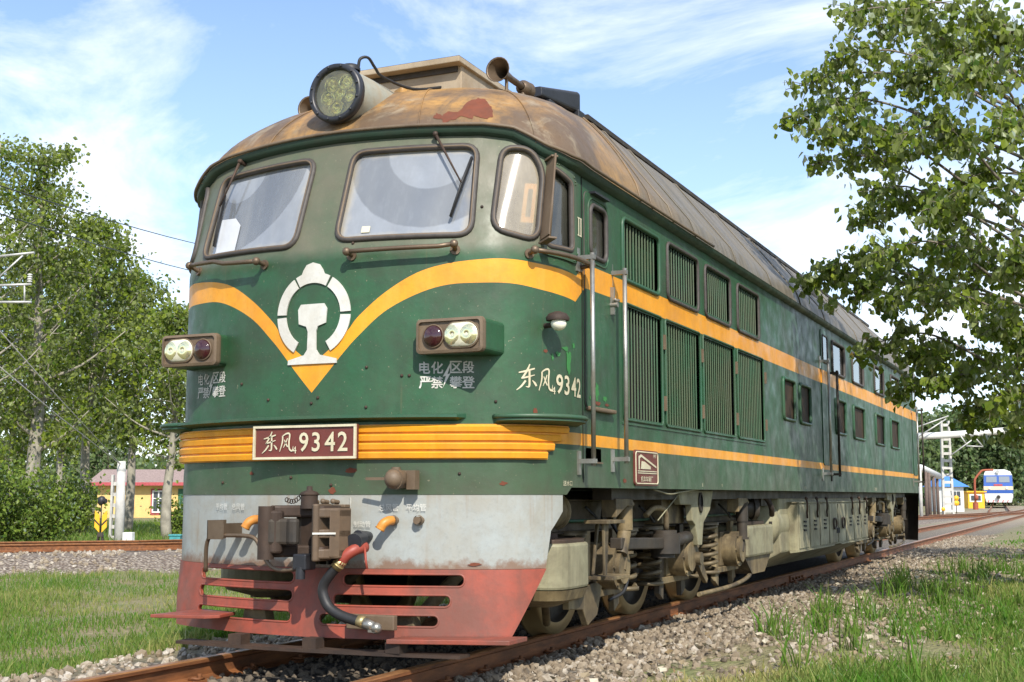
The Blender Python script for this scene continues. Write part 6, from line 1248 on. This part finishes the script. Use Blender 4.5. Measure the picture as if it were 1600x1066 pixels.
MB().cyl(X3(0, 0, 0), X3(0, 0, .7), .26, 12).tube(catmull([X3(0, 0, .5), X3(0, 0, 2.6), X3(.1, 0, 3.1), X3(.6, 0, 3.7), X3(.9, 0, 3.9), X3(1.9, 0, 3.95)], 5), .11, 8).build('pipe', 'rust_red', rgn); MB().ball(X3(.08, -.12, 1.2), .2, n=6, sz=1.4).build('valve', 'rust_red', rgn)
for px, Z, zt, rr, lab in ((1494, 92, .75, .2, 'yellow ground signal beside the blue roofed hut'), (1473, 74, .5, .11, 'small orange round marker on a thin stake')):
    o, ex, ey = frame_at(px, Z, -.2); sg_ = thing('trackside_marker', lab, 'marker', o)
    MB().tube([X3(0, 0, 0), X3(0, 0, zt)], .03, 8).build('stake', 'dark_iron', sg_); MB().lathe([(rr, 0), (rr, .06), (0, .065)], X3(0, 0, zt), -ey, 18).lathe([(0, 0), (rr, 0)], X3(0, 0, zt), -ey, 18).build('disc', 'sign_yellow', sg_)
    if rr > .18: MB().lathe([(rr*.9, 0), (rr*.9, .05), (0, .055)], X3(0, -.02, zt+.36), -ey, 18).lathe([(0, 0), (rr*.9, 0)], X3(0, -.02, zt+.36), -ey, 18).build('disc', 'sign_yellow', sg_)
# blue railcar
o = np.array((-5.243, 145.0, 0.)); ey = np.array((-.065, .998, 0.)); ex = np.array((.998, .065, 0.))
rc = thing('blue_train', 'distant blue and white train facing along the line', 'train', o+ey*10)
def section(y, w, pts): return [X3(x*w, y, z) for x, z in pts]
lo_ = [(-1.35, .35), (1.35, .35), (1.52, .9), (1.52, 1.35), (-1.52, 1.35), (-1.52, .9)]
def loft(name, secs, mt, par=rc):
    k = len(secs[0]); mb = MB(); mb.v = [tuple(q) for s in secs for q in s]
    for i in range(len(secs)-1):
        for j in range(k): mb.f.append([i*k+j, i*k+(j+1) % k, (i+1)*k+(j+1) % k, (i+1)*k+j])
    mb.f += [list(range(k))[::-1], [(len(secs)-1)*k+j for j in range(k)]]; mb.m = [0]*len(mb.f); mb.s = [False]*len(mb.f)
    return mb.build(name, mt, par)
loft('skirt', [section(.0, .93, lo_), section(.5, 1, lo_), section(20, 1, lo_)], 'car_white')
b1 = [(-1.55, 1.35), (1.55, 1.35), (1.55, 1.72), (-1.55, 1.72)]; loft('lower_body', [section(-.02, .95, b1), section(.5, 1, b1), section(20, 1, b1)], 'car_blue')
b2_ = [(-1.56, 1.72), (1.56, 1.72), (1.56, 2.12), (-1.56, 2.12)]; loft('cream_band', [section(-.03, .95, b2_), section(.5, 1, b2_), section(20, 1, b2_)], 'car_cream')
b3 = [(-1.55, 2.12), (1.55, 2.12), (1.50, 3.35), (-1.50, 3.35)]; cabf = loft('cab_body', [[X3(x*.95, -.02+(z-2.12)*.28, z) for x, z in b3], [X3(x, .7+(z-2.12)*.1, z) for x, z in b3], section(20, 1, b3)], 'car_blue')
b4 = [(-1.50, 3.35), (1.50, 3.35), (1.35, 3.75), (.8, 3.98), (-.8, 3.98), (-1.35, 3.75)]; loft('roof', [[X3(x*.95, .32+(z-3.35)*.9, z) for x, z in b4], section(1.6, 1, b4), section(20, 1, b4)], 'car_white')
for sx in (-1, 1):
    w = [(sx*.12, 2.55), (sx*1.22, 2.55), (sx*1.2, 3.2), (sx*.12, 3.2)]; MB().add([X3(x, -.06+(z-2.12)*.28, z) for x, z in w]+[X3(x, .1+(z-2.12)*.28, z) for x, z in w], [(0, 1, 2, 3)[::sx], (0, 1, 5, 4), (1, 2, 6, 5), (2, 3, 7, 6), (3, 0, 4, 7)]).build('windshield', 'train_glass', rc)
    MB().cyl(X3(sx*.9, .05, 1.92), X3(sx*.9, -.12, 1.92), .13, 12).build('headlight', 'white_wall', rc)
MB().add([X3(x, -.05+(z-2.12)*.1, z) for x, z in ((-.45, 2.16), (.45, 2.16), (.45, 2.36), (-.45, 2.36))], [(0, 1, 2, 3)]).build('number_board', 'trim_red', rc)
MB().cyl(X3(0, .5, 3.72), X3(0, .15, 3.72), .2, 14).build('headlamp', 'galv', rc); MB().cyl(X3(0, .2, .95), X3(0, -.35, .95), .2, 12).build('coupler', 'dark_iron', rc)
for k in range(5): MB().bar(X3(-1.1+.5*k, -.1, .35), X3(-1.0+.5*k, -.05, .62), .08, .04, 0, ey).build('cowcatcher_bar', 'trim_red', rc)
for sx in (-1, 1): MB().cyl(X3(sx*.7, 2.5, .45), X3(sx*.8, 2.5, .45), .45, 18).build('wheel', 'dark_iron', rc)
# thin summer haze over the yard
